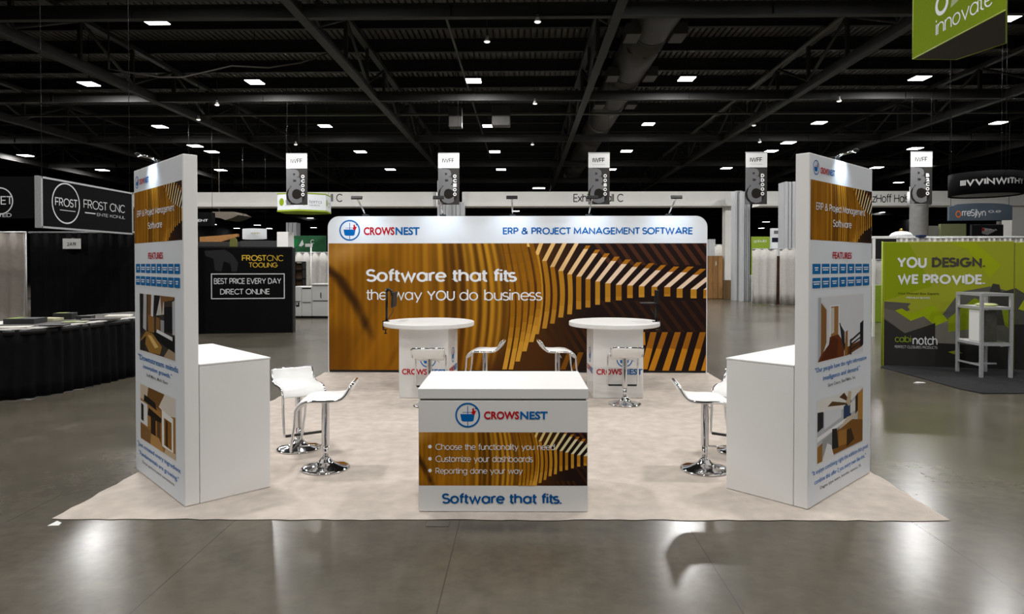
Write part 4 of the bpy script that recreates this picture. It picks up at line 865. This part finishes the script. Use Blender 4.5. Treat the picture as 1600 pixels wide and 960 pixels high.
# ---- beyond the booth on the other side: crates, drapes
s_ = thing('shipping_crate', 'tall brown crate standing by the end of the wide booth wall', 'crate', (aty(1098, 467, 33.4).x, 33.4, 0)); W_ = aty(1129, 467, 33.4).x-aty(1098, 467, 33.4).x; H_ = aty(1129, 400, 33.4).z
for k in range(4): MB().box(k*W_/4+.008, (k+1)*W_/4-.004, -.02, .02, .02, H_, .006).build('board', CARD, s_)
MB().box(0, W_, .02, .9, 0, H_).build('body', CARD, s_); P = Print(-.02); P.poly([(W_*.62, H_*.76), (W_*.70, H_*.8), (W_*.68, H_*.87), (W_*.63, H_*.88)], alb((210, 204, 192))); P.build('torn_label', s_, 'white torn label')
solid('cardboard_sheet', 'low brown board leaning against the white pillar', 'board', 1131, 1145, 438, 468, 32.9, .12, mat('dull_brown_board', (112, 88, 56), .8, noise=.15))
solid('roll_bundle', 'grey metal rack behind the tall brown crate', 'rack', 1108, 1118, 374, 467, 36, .5, PANELG)
drape('pipe_drape', 'white pleated drape behind the tall brown crate', 1117, 1133, 382, 35.5, DRAPEG, .3)
solid('folding_divider', 'narrow white divider standing between the white pillar and the grey columns', 'panel', 1145, 1151, 398, 467, 33.6, .1, WHITE)
s_ = drape('pipe_drape', 'long pale grey drape between the two grey folding columns', 1176, 1214, 388.5, 28.6, DRAPEG, .34, .05)
drape('pipe_drape', 'short pale drape length beside the orange poster', 1219, 1262, 388.5, 28.6, DRAPEG, .34, .05)
s_ = solid('poster_stand', 'narrow poster with orange print in the gap of the pale drapes', 'poster', 1211, 1222, 400, 474, 28.8, .06, mat('poster_brown', (96, 60, 40), .7, noise=.3, nscale=4))
s_ = solid('white_crate', 'low white goods crate behind the gap beside the grey columns', 'crate', 1173, 1179, 430, 470, 31.2, .3, WHITE)
t = aty(1174, 386, 45); b = aty(1206, 370, 45); s_ = thing('green_banner', 'lime green banner wall seen over the pale grey drape', 'banner', (t.x, 45, 0)); MB().box(0, b.x-t.x, 0, .1, 0, b.z, .01).build('panel', mat('lime_green_print', (126, 150, 30), .6, noise=.1), s_); P = Print(0); P.text('gobuild', .15, 1.0, b.z-.42, b.z-.2, wh, 70); P.build('lettering', s_)
t = aty(1205, 388, 36); b = aty(1233, 357, 36); s_ = thing('booth_sign', 'white booth sign with blue and orange print over the pale drapes', 'sign', (t.x, 36, 0)); W_ = b.x-t.x; H_ = b.z; MB().box(0, W_*.62, 0, .2, 0, H_, .01).build('panel', FABW, s_); MB().box(W_*.5, W_*1.05, -.05, .25, 0, H_-.62, .01).build('front_box', FABW, s_)
P = Print(0); P.rect(W_*.04, W_*.5, H_-.75, H_-.5, alb((30, 34, 48))); P.rect(W_*.15, W_*.4, H_-.3, H_-.12, GREY); P.build('print', s_)
mb = MB().slabxz([(W_*.5, H_-.6), (W_*1.02, H_-.6), (W_*1.05, H_+.0), (W_*.8, H_+.12), (W_*.6, H_-.12)], -.12, -.06); mb.build('blue_sheet', mat('denim_blue', (60, 92, 132), .7, noise=.25, nscale=3), s_); MB().slabxz([(W_*.40, H_-.8), (W_*.52, H_-.78), (W_*.56, H_-.4), (W_*.74, H_-.25), (W_*.7, H_-.12), (W_*.44, H_-.35)], -.18, -.121).build('orange_strip', mat('orange_print', (196, 128, 70), .7, noise=.15), s_)
# ---- things over and beside the green wall
drape('pipe_drape', 'white pleated drape in the slit beside the staircase tower', 1340, 1388, 405, 21.5, DRAPEG, .3)
solid('black_screen_wall', 'black panel above the white drape in the slit beside the staircase tower', 'panel', 1340, 1404, 372.5, 404, 22.2, .1, mat('black_panel', (24, 24, 26), .6, noise=.2), floor=True)
solid('lime_box', 'lime green display box low in the slit beside the staircase tower', 'box', 1350, 1382, 446, 470, 20.0, .5, mat('lime_green_print', (126, 150, 30), .6), floor=True)
drape('pipe_drape', 'pale drape whose top shows above the green display wall', 1403, 1720, 371, 15.0, DRAPEG, .12, .03)
p = aty(1363, 370, 16); q_ = aty(1600, 370, 16); s_ = thing('cable_rail', 'white horizontal rail above the green display wall', 'rail', (p.x, 16, p.z-.05)); MB().box(0, 9, 0, .05, 0, .06, .01).build('rail', WHITE, s_)
for x in (.05, 4.5, 8.9): MB().box(x-.025, x+.025, .0, .05, -(p.z-.05), 0).build('post', WHITE, s_)
a = aty(1437, 372, 14.9); tag(MB().box(a.x, a.x+.17, 14.93, 15.07, a.z+.02, a.z+.07, .01).build('folded_cloth', mat('navy_cloth', (26, 36, 84), .8, noise=.1)), 'navy blue folded cloth lying on the pale drape rail', 'cloth')
p = aty(1408, 371, 24); s_ = thing('white_dome', 'small white dome with a brass knob seen beside the round column', 'dome', (p.x, 24, p.z)); MB().lathe([(.38, 0), (.37, .06), (.3, .15), (.18, .2), (.02, .22)], 24).build('shell', FABW, s_); MB().lathe([(.05, .2), (.07, .26), (.03, .31)], 12).build('knob', mat('brass', (170, 140, 70), .3, .9, noise=.1), s_); MB().lathe([(.03, 0), (.03, -p.z)], 10).build('stand', BLACKM, s_)
solid('booth_wall', 'pale grey far booth wall beside the round column', 'booth wall', 1445, 1472, 353, 470, 33.9, .2, mat('pale_grey_wall', (150, 148, 144), .7, noise=.05))
s_ = solid('booth_wall', 'sage green far booth wall under the blue hanging sign', 'booth wall', 1469, 1510, 350, 470, 33.6, .2, mat('sage_green_wall', (146, 154, 108), .7, noise=.05))
solid('booth_wall', 'grey speckled far booth wall next to the white pillar', 'booth wall', 1560, 1583, 346, 470, 33.9, .2, mat('speckled_wall', (120, 120, 118), .7, noise=.3, nscale=40))
a = aty(1518, 372, 32); b = aty(1568, 351, 32); s_ = thing('screen_wall', 'black far display panel with a small bright picture under the blue sign', 'display', (a.x, 32, 0)); W_ = b.x-a.x; MB().box(0, W_, 0, .12, 0, b.z, .01).build('panel', mat('black_panel', (24, 24, 26), .6), s_); P = Print(0); P.poly([(W_*.32, b.z-.42), (W_*.5, b.z-.5), (W_*.75, b.z-.3), (W_*.6, b.z-.2), (W_*.34, b.z-.15)], alb((150, 150, 150))); P.disc(W_*.36, b.z-.24, .07, alb((170, 40, 36))); P.text('DYNA', W_*.42, W_*.8, b.z-.3, b.z-.2, wh, 110); P.build('picture', s_)
# black curved hanging sign
zb = aty(1540, 300, 17.6).z; zt = aty(1540, 264, 17.6).z; p = aty(1539, 300, 18.6); s_ = thing('ring_sign', 'black curved hanging sign with white capital letters', 'hanging sign', (p.x, 18.6, zb)); H_ = zt-zb; R_ = .86
n = 48; vs = []
for k in range(n):
    a = 2*PI*k/n
    for r_, z in ((R_, 0), (R_, H_), (R_-.05, H_), (R_-.05, 0)): vs.append((r_*math.cos(a), r_*math.sin(a), z))
MB().add(vs, [f for k in range(n) for q in [(k+1) % n] for f in ((4*k, 4*q, 4*q+1, 4*k+1), (4*k+1, 4*q+1, 4*q+2, 4*k+2), (4*k+2, 4*q+2, 4*q+3, 4*k+3), (4*k+3, 4*q+3, 4*q, 4*k))], None, True).build('band', SIGNK, s_)
MB().lathe([(R_-.06, .03), (R_-.06, .06)], 40).build('liner', mat('grey_liner', (120, 122, 124), .6, noise=.05), s_)
vt, ft = stroke_tris('IIIVVINWITHY', 170); vs = []
for u_, v_, l_ in vt:
    ang = math.radians(-90-74+(u_)*112); vs.append(((R_+.004+.0002*l_)*math.cos(ang), (R_+.004+.0002*l_)*math.sin(ang), H_*(.34+.36*v_)))
mb = MB(); mb.add(vs, ft, alb((205, 205, 205))); mb.build('lettering', INK, s_, colors=True)
for k in range(3): a = 2*PI*k/3+.5; MB().tube([((R_-.04)*math.cos(a), (R_-.04)*math.sin(a), H_), ((R_-.04)*math.cos(a), (R_-.04)*math.sin(a), Z_DECK-zb)], .007, 5).build('wire', BLACKM, s_)
# blue grey hanging sign
a = aty(1483, 345, 28); b = aty(1582, 318, 28); s_ = thing('hanging_sign', 'blue-grey hanging sign with an orange ring letter before the header', 'hanging sign', (a.x, 28, a.z)); W_ = b.x-a.x; H_ = b.z-a.z
MB().slabxz([(0, 0), (W_, .02), (W_, H_*.88)]+[(W_*(1-k/8), H_*(.88+.14*math.sin(PI*(1-k/8)*.8+.2))) for k in range(1, 8)]+[(0, H_*.8)], 0, .12).build('face', mat('steel_blue_face', (74, 86, 98), .5, noise=.12, nscale=1), s_)
P = Print(0); P.ring(W_*.145, H_*.38, H_*.2, H_*.06, alb((214, 106, 40)), .8); P.text('rreSjlyn', W_*.2, W_*.58, H_*.16, H_*.66, wh, 100); P.text('o.e', W_*.62, W_*.82, H_*.46, H_*.6, wh, 80); P.build('lettering', s_)
for x in (.1, W_-.1): MB().tube([(x, .06, H_*.85), (x, .06, Z_DECK-a.z)], .008, 5).build('wire', BLACKM, s_)
# big green hanging sign close to the camera
zb = 5.5; pl = [(7.14, 12.39), (7.14, 10.02), (8.21, 11.52), (7.95, 12.44)]
s_ = thing('hanging_sign', 'large lime green hanging box sign with white lettering, cut by the picture top', 'hanging sign', (7.14, 12.39, zb), -PI/2)   # local x runs toward the camera
loc = [(12.39-y, x-7.14) for x, y in pl]; HG = 1.5
mb = MB().prism(loc, .02, HG); mb.build('fabric_box', mat('lime_sign_fabric', (104, 124, 4), .8, spec=.1, noise=.06), s_)
MB().prism(loc, 0, .019).build('underside', mat('grey_underside', (70, 67, 64), .7, noise=.05), s_)
mb = MB()
for i in range(4): mb.tube([(*loc[i], .0), (*loc[(i+1) % 4], .0)], .012, 6)
mb.tube([(*loc[0], 0), (*loc[0], HG)], .012, 6).tube([(*loc[1], 0), (*loc[1], HG)], .012, 6); mb.build('edge_frame', mat('lime_edge', (160, 178, 60), .5, noise=.05), s_)
P = Print(0); P.text('innovate', .68, 2.10, .17, .45, wh, 66); P.ring(.84, .68, .19, .07, wh, .95); P.build('lettering', s_)
P = Print(0); P.poly([(1.07, .52), (1.42, .60), (1.34, .74), (1.12, .72)], alb((150, 158, 120))); P.poly([(1.34, .66), (1.56, .70), (1.62, .84), (1.30, .82)], wh); P.poly([(1.12, .74), (1.5, .86), (1.6, 1.2), (1.12, 1.2)], alb((150, 158, 120))); P.build('swoosh', s_)
for i in (0, 1, 2): MB().tube([(loc[i][0]*.98+.02, loc[i][1]*.98+.01, HG), (loc[i][0]*.98+.02, loc[i][1]*.98+.01, Z_DECK-zb)], .008, 5).build('wire', BLACKM, s_)
# ---- lime green display wall, dark mat and glass case
A = Vector((6.12, 11.42, 0)); B = Vector((8.0, 11.0, 0)); LW = 1.93; HWL = 2.11
s_ = thing('display_wall', 'lime green and charcoal display wall with large white wording', 'display wall', A, math.atan2(B.y-A.y, B.x-A.x))
GP = mat('lime_wall_fabric', (140, 146, 3), .75, noise=.05, nscale=2)
MB().box(0, LW, 0, .06, 0, HWL, .01).build('fabric_panel', GP, s_); MB().tube([(-.012, .03, 0), (-.012, .03, HWL+.01)], .014, 8).build('edge_tube', mat('lime_edge', (160, 178, 60), .5), s_)
o = MB().box(0, 2.2, 0, .06, 0, HWL-.02, .01).build('side_panel', GP, s_); o.location = (LW+.01, 0, 0); o.rotation_euler = (0, 0, -.12)
gx = lambda c: (c-62)/(766-62)*LW
gz = lambda c: HWL-(c-66)/(730-66)*HWL
pp = lambda P, pts, col: P.poly([(max(.002, min(LW-.002, gx(a))), max(.004, gz(b))) for a, b in pts], alb(col))
P = Print(0)
pp(P, [(66, 70), (200, 70), (330, 300), (66, 380)], (128, 144, 16)); pp(P, [(420, 70), (560, 70), (700, 190), (640, 260), (520, 110)], (146, 158, 20))
pp(P, [(480, 330), (640, 300), (766, 330), (766, 730), (350, 730), (350, 500)], (86, 84, 78)); pp(P, [(350, 500), (480, 460), (560, 560), (560, 640), (350, 600)], (112, 110, 100)); pp(P, [(420, 470), (560, 360), (640, 400), (560, 520), (420, 540)], (124, 140, 22))
pp(P, [(640, 320), (655, 285), (690, 290), (700, 330), (766, 310), (766, 500), (640, 500)], (58, 56, 52)); pp(P, [(700, 400), (766, 430), (766, 540), (720, 500)], (120, 132, 30))
pp(P, [(66, 384), (214, 392), (198, 412), (210, 428), (186, 438), (164, 420), (128, 432), (184, 472), (184, 550), (66, 480)], (84, 80, 74)); pp(P, [(66, 470), (184, 552), (350, 492), (286, 460), (216, 486), (128, 434), (66, 420)], (98, 93, 86))
pp(P, [(128, 432), (164, 420), (216, 448), (340, 400), (420, 480), (350, 510), (286, 460), (216, 486)], (140, 158, 14))
pp(P, [(66, 478), (184, 552), (350, 494), (350, 732), (66, 732)], (44, 43, 42)); pp(P, [(350, 600), (766, 610), (766, 732), (350, 732)], (38, 37, 36)); pp(P, [(420, 645), (470, 636), (500, 650), (450, 656)], (120, 130, 26)); pp(P, [(690, 600), (766, 590), (766, 604), (700, 612)], (170, 172, 150))
P.build('geometric_print', s_, 'charcoal and lime angular print')
P = Print(-.002); P.text('YOU', gx(137), gx(300), gz(205), gz(146), wh, 185); P.text('DESIGN.', gx(328), gx(614), gz(206), gz(142), alb((66, 64, 58)), 195); P.text('WE PROVIDE.', gx(140), gx(614), gz(297), gz(231), wh, 190)
P.build('slogan', s_, 'white and charcoal wording')
P = Print(-.002); P.text('Your Drawer Box Experts', gx(142), gx(370), gz(348), gz(334), alb((40, 42, 20)), 90); P.text('PREMIUM BOXES', gx(190), gx(320), gz(369), gz(357), wh, 90); P.build('small_print', s_)
P = Print(-.002); P.text('cabi', gx(127), gx(217), gz(600), gz(565), alb((124, 148, 30)), 80); P.text('notch', gx(226), gx(362), gz(612), gz(566), wh, 105); P.text('PERFECT CLOSURES PRODUCTS', gx(127), gx(362), gz(632), gz(617), alb((190, 190, 190)), 80); P.build('logotype', s_, 'green and white logotype')
P = Print(0); P.rect(.0, 2.2, .002, .75, alb((38, 37, 36))); P.poly([(.0, .75), (2.2, .75), (2.2, 1.1), (1.1, 1.25), (.5, 1.0), (0, 1.35)], alb((70, 68, 62))); P.poly([(.05, 1.0), (.3, .92), (.5, 1.1), (.2, 1.3)], alb((150, 162, 30))); o = P.build('side_print', s_); o.location = (LW+.01, 0, 0); o.rotation_euler = (0, 0, -.12)
mp = [atz(1376, 575), atz(1440, 592), atz(1500, 609), atz(1535, 616), atz(1700, 616)]
poly = [(p.x, p.y) for p in mp]+[(9.6, 10.2), (8.05, 10.98), (6.16, 11.40)]
tag(MB().prism(poly, 0, .014).build('floor_mat', mat('charcoal_carpet', (46, 46, 47), .95, noise=.25, nscale=30, bump=.4, bscale=200, spec=.1)), 'charcoal floor mat under the glass display case', 'mat')
s_ = thing('display_case', 'aluminium framed glass display case on legs before the green wall', 'display case', (6.93, 10.18, .0145), -.03); CXW, CYW, CHT = .43, .58, 1.275
for x in (0, CXW):
    for y in (0, CYW): MB().box(x-.022, x+.022, y-.022, y+.022, 0, CHT, .003).build('leg', BRUSH, s_)
fr = MB()
for z in (.50, CHT-.225, CHT-.02):
    for y in (0, CYW): fr.box(.02, CXW-.02, y-.018, y+.018, z-.02, z+.02)
    for x in (0, CXW): fr.box(x-.018, x+.018, .02, CYW-.02, z-.02, z+.02)
fr.build('frame', BRUSH, s_)
MB().box(.02, CXW-.02, CYW*.5-.012, CYW*.5+.012, .16, .185).box(-.012, .012, .02, CYW-.02, .17, .195).build('stretcher', BRUSH, s_)
MB().box(.01, CXW-.01, .01, CYW-.01, .52, .535).build('shelf', WHITE, s_); MB().box(.01, CXW-.01, .01, CYW-.01, CHT-.215, CHT-.205).build('upper_shelf', WHITE, s_)
MB().box(.0, .012, .02, CYW*.52, .54, CHT-.26).build('white_door', WHITE, s_)
gm = bpy.data.materials.new('clear_glass'); gm.use_nodes = True; gb = gm.node_tree.nodes['Principled BSDF']; gb.inputs['Transmission Weight'].default_value = 1; gb.inputs['Roughness'].default_value = .02; gb.inputs['IOR'].default_value = 1.1; gb.inputs['Base Color'].default_value = (.95, .97, .96, 1)
MB().box(.03, CXW-.03, -.004, .0, .53, CHT-.25).box(.03, CXW-.03, CYW, CYW+.004, .53, CHT-.25).box(CXW, CXW+.004, .03, CYW-.03, .53, CHT-.25).build('glass', gm, s_)
tag(MB().box(7.06, 7.24, 10.40, 10.62, .552, .86, .01).build('sample_box', mat('dark_sample_box', (34, 33, 33), .5, noise=.1)), 'dark sample box standing inside the glass display case', 'sample')
tag(MB().box(7.03, 7.22, 10.27, 10.38, .552, 1.0, .006).box(7.03, 7.22, 10.25, 10.39, 1.0, 1.012).build('hinge_sample', mat('grey_sample_box', (128, 124, 118), .5, noise=.15)), 'grey cabinet hinge sample standing inside the glass display case', 'sample')
tag(MB().lathe([(.02, 1.087), (.12, 1.09), (.155, 1.11), (.12, 1.125), (.02, 1.13)], 28, (7.16, 10.42)).build('sample_dish', mat('pale_lime_dish', (206, 212, 150), .4, noise=.05)), 'pale lime dish on the upper shelf of the glass display case', 'dish')
# ---- litter and floor plates
for px, py, sx, sy, rz, lb in ((86, 820.5, .035, .022, .4, 'tiny white paper scrap on the floor off the carpet corner'), (1436, 598.5, .09, .012, -.2, 'thin white paper strip on the floor before the charcoal mat')):
    p = atz(px, py); tag(MB().add([(-sx, -sy, 0), (sx, -sy*.6, 0), (sx*.8, sy, .004), (-sx*.2, sy*1.4, .012), (-sx, -sy, .003), (sx, -sy*.6, .003), (sx*.8, sy, .007), (-sx*.2, sy*1.4, .015)], [(3, 2, 1, 0), (4, 5, 6, 7), (0, 1, 5, 4), (1, 2, 6, 5), (2, 3, 7, 6), (3, 0, 4, 7)]).build('paper_scrap', mat('white_paper', (225, 225, 222), .7), None, p), lb, 'paper')
p = atz(665, 823.5); q_ = atz(703, 817); tag(MB().box(0, q_.x-p.x, 0, .09, 0, .004, .001).build('floor_socket_cover', mat('concrete_grey_plate', (84, 79, 72), .45, noise=.1), None, (p.x, p.y, 0)), 'flat floor socket cover just before the reception counter', 'cover')
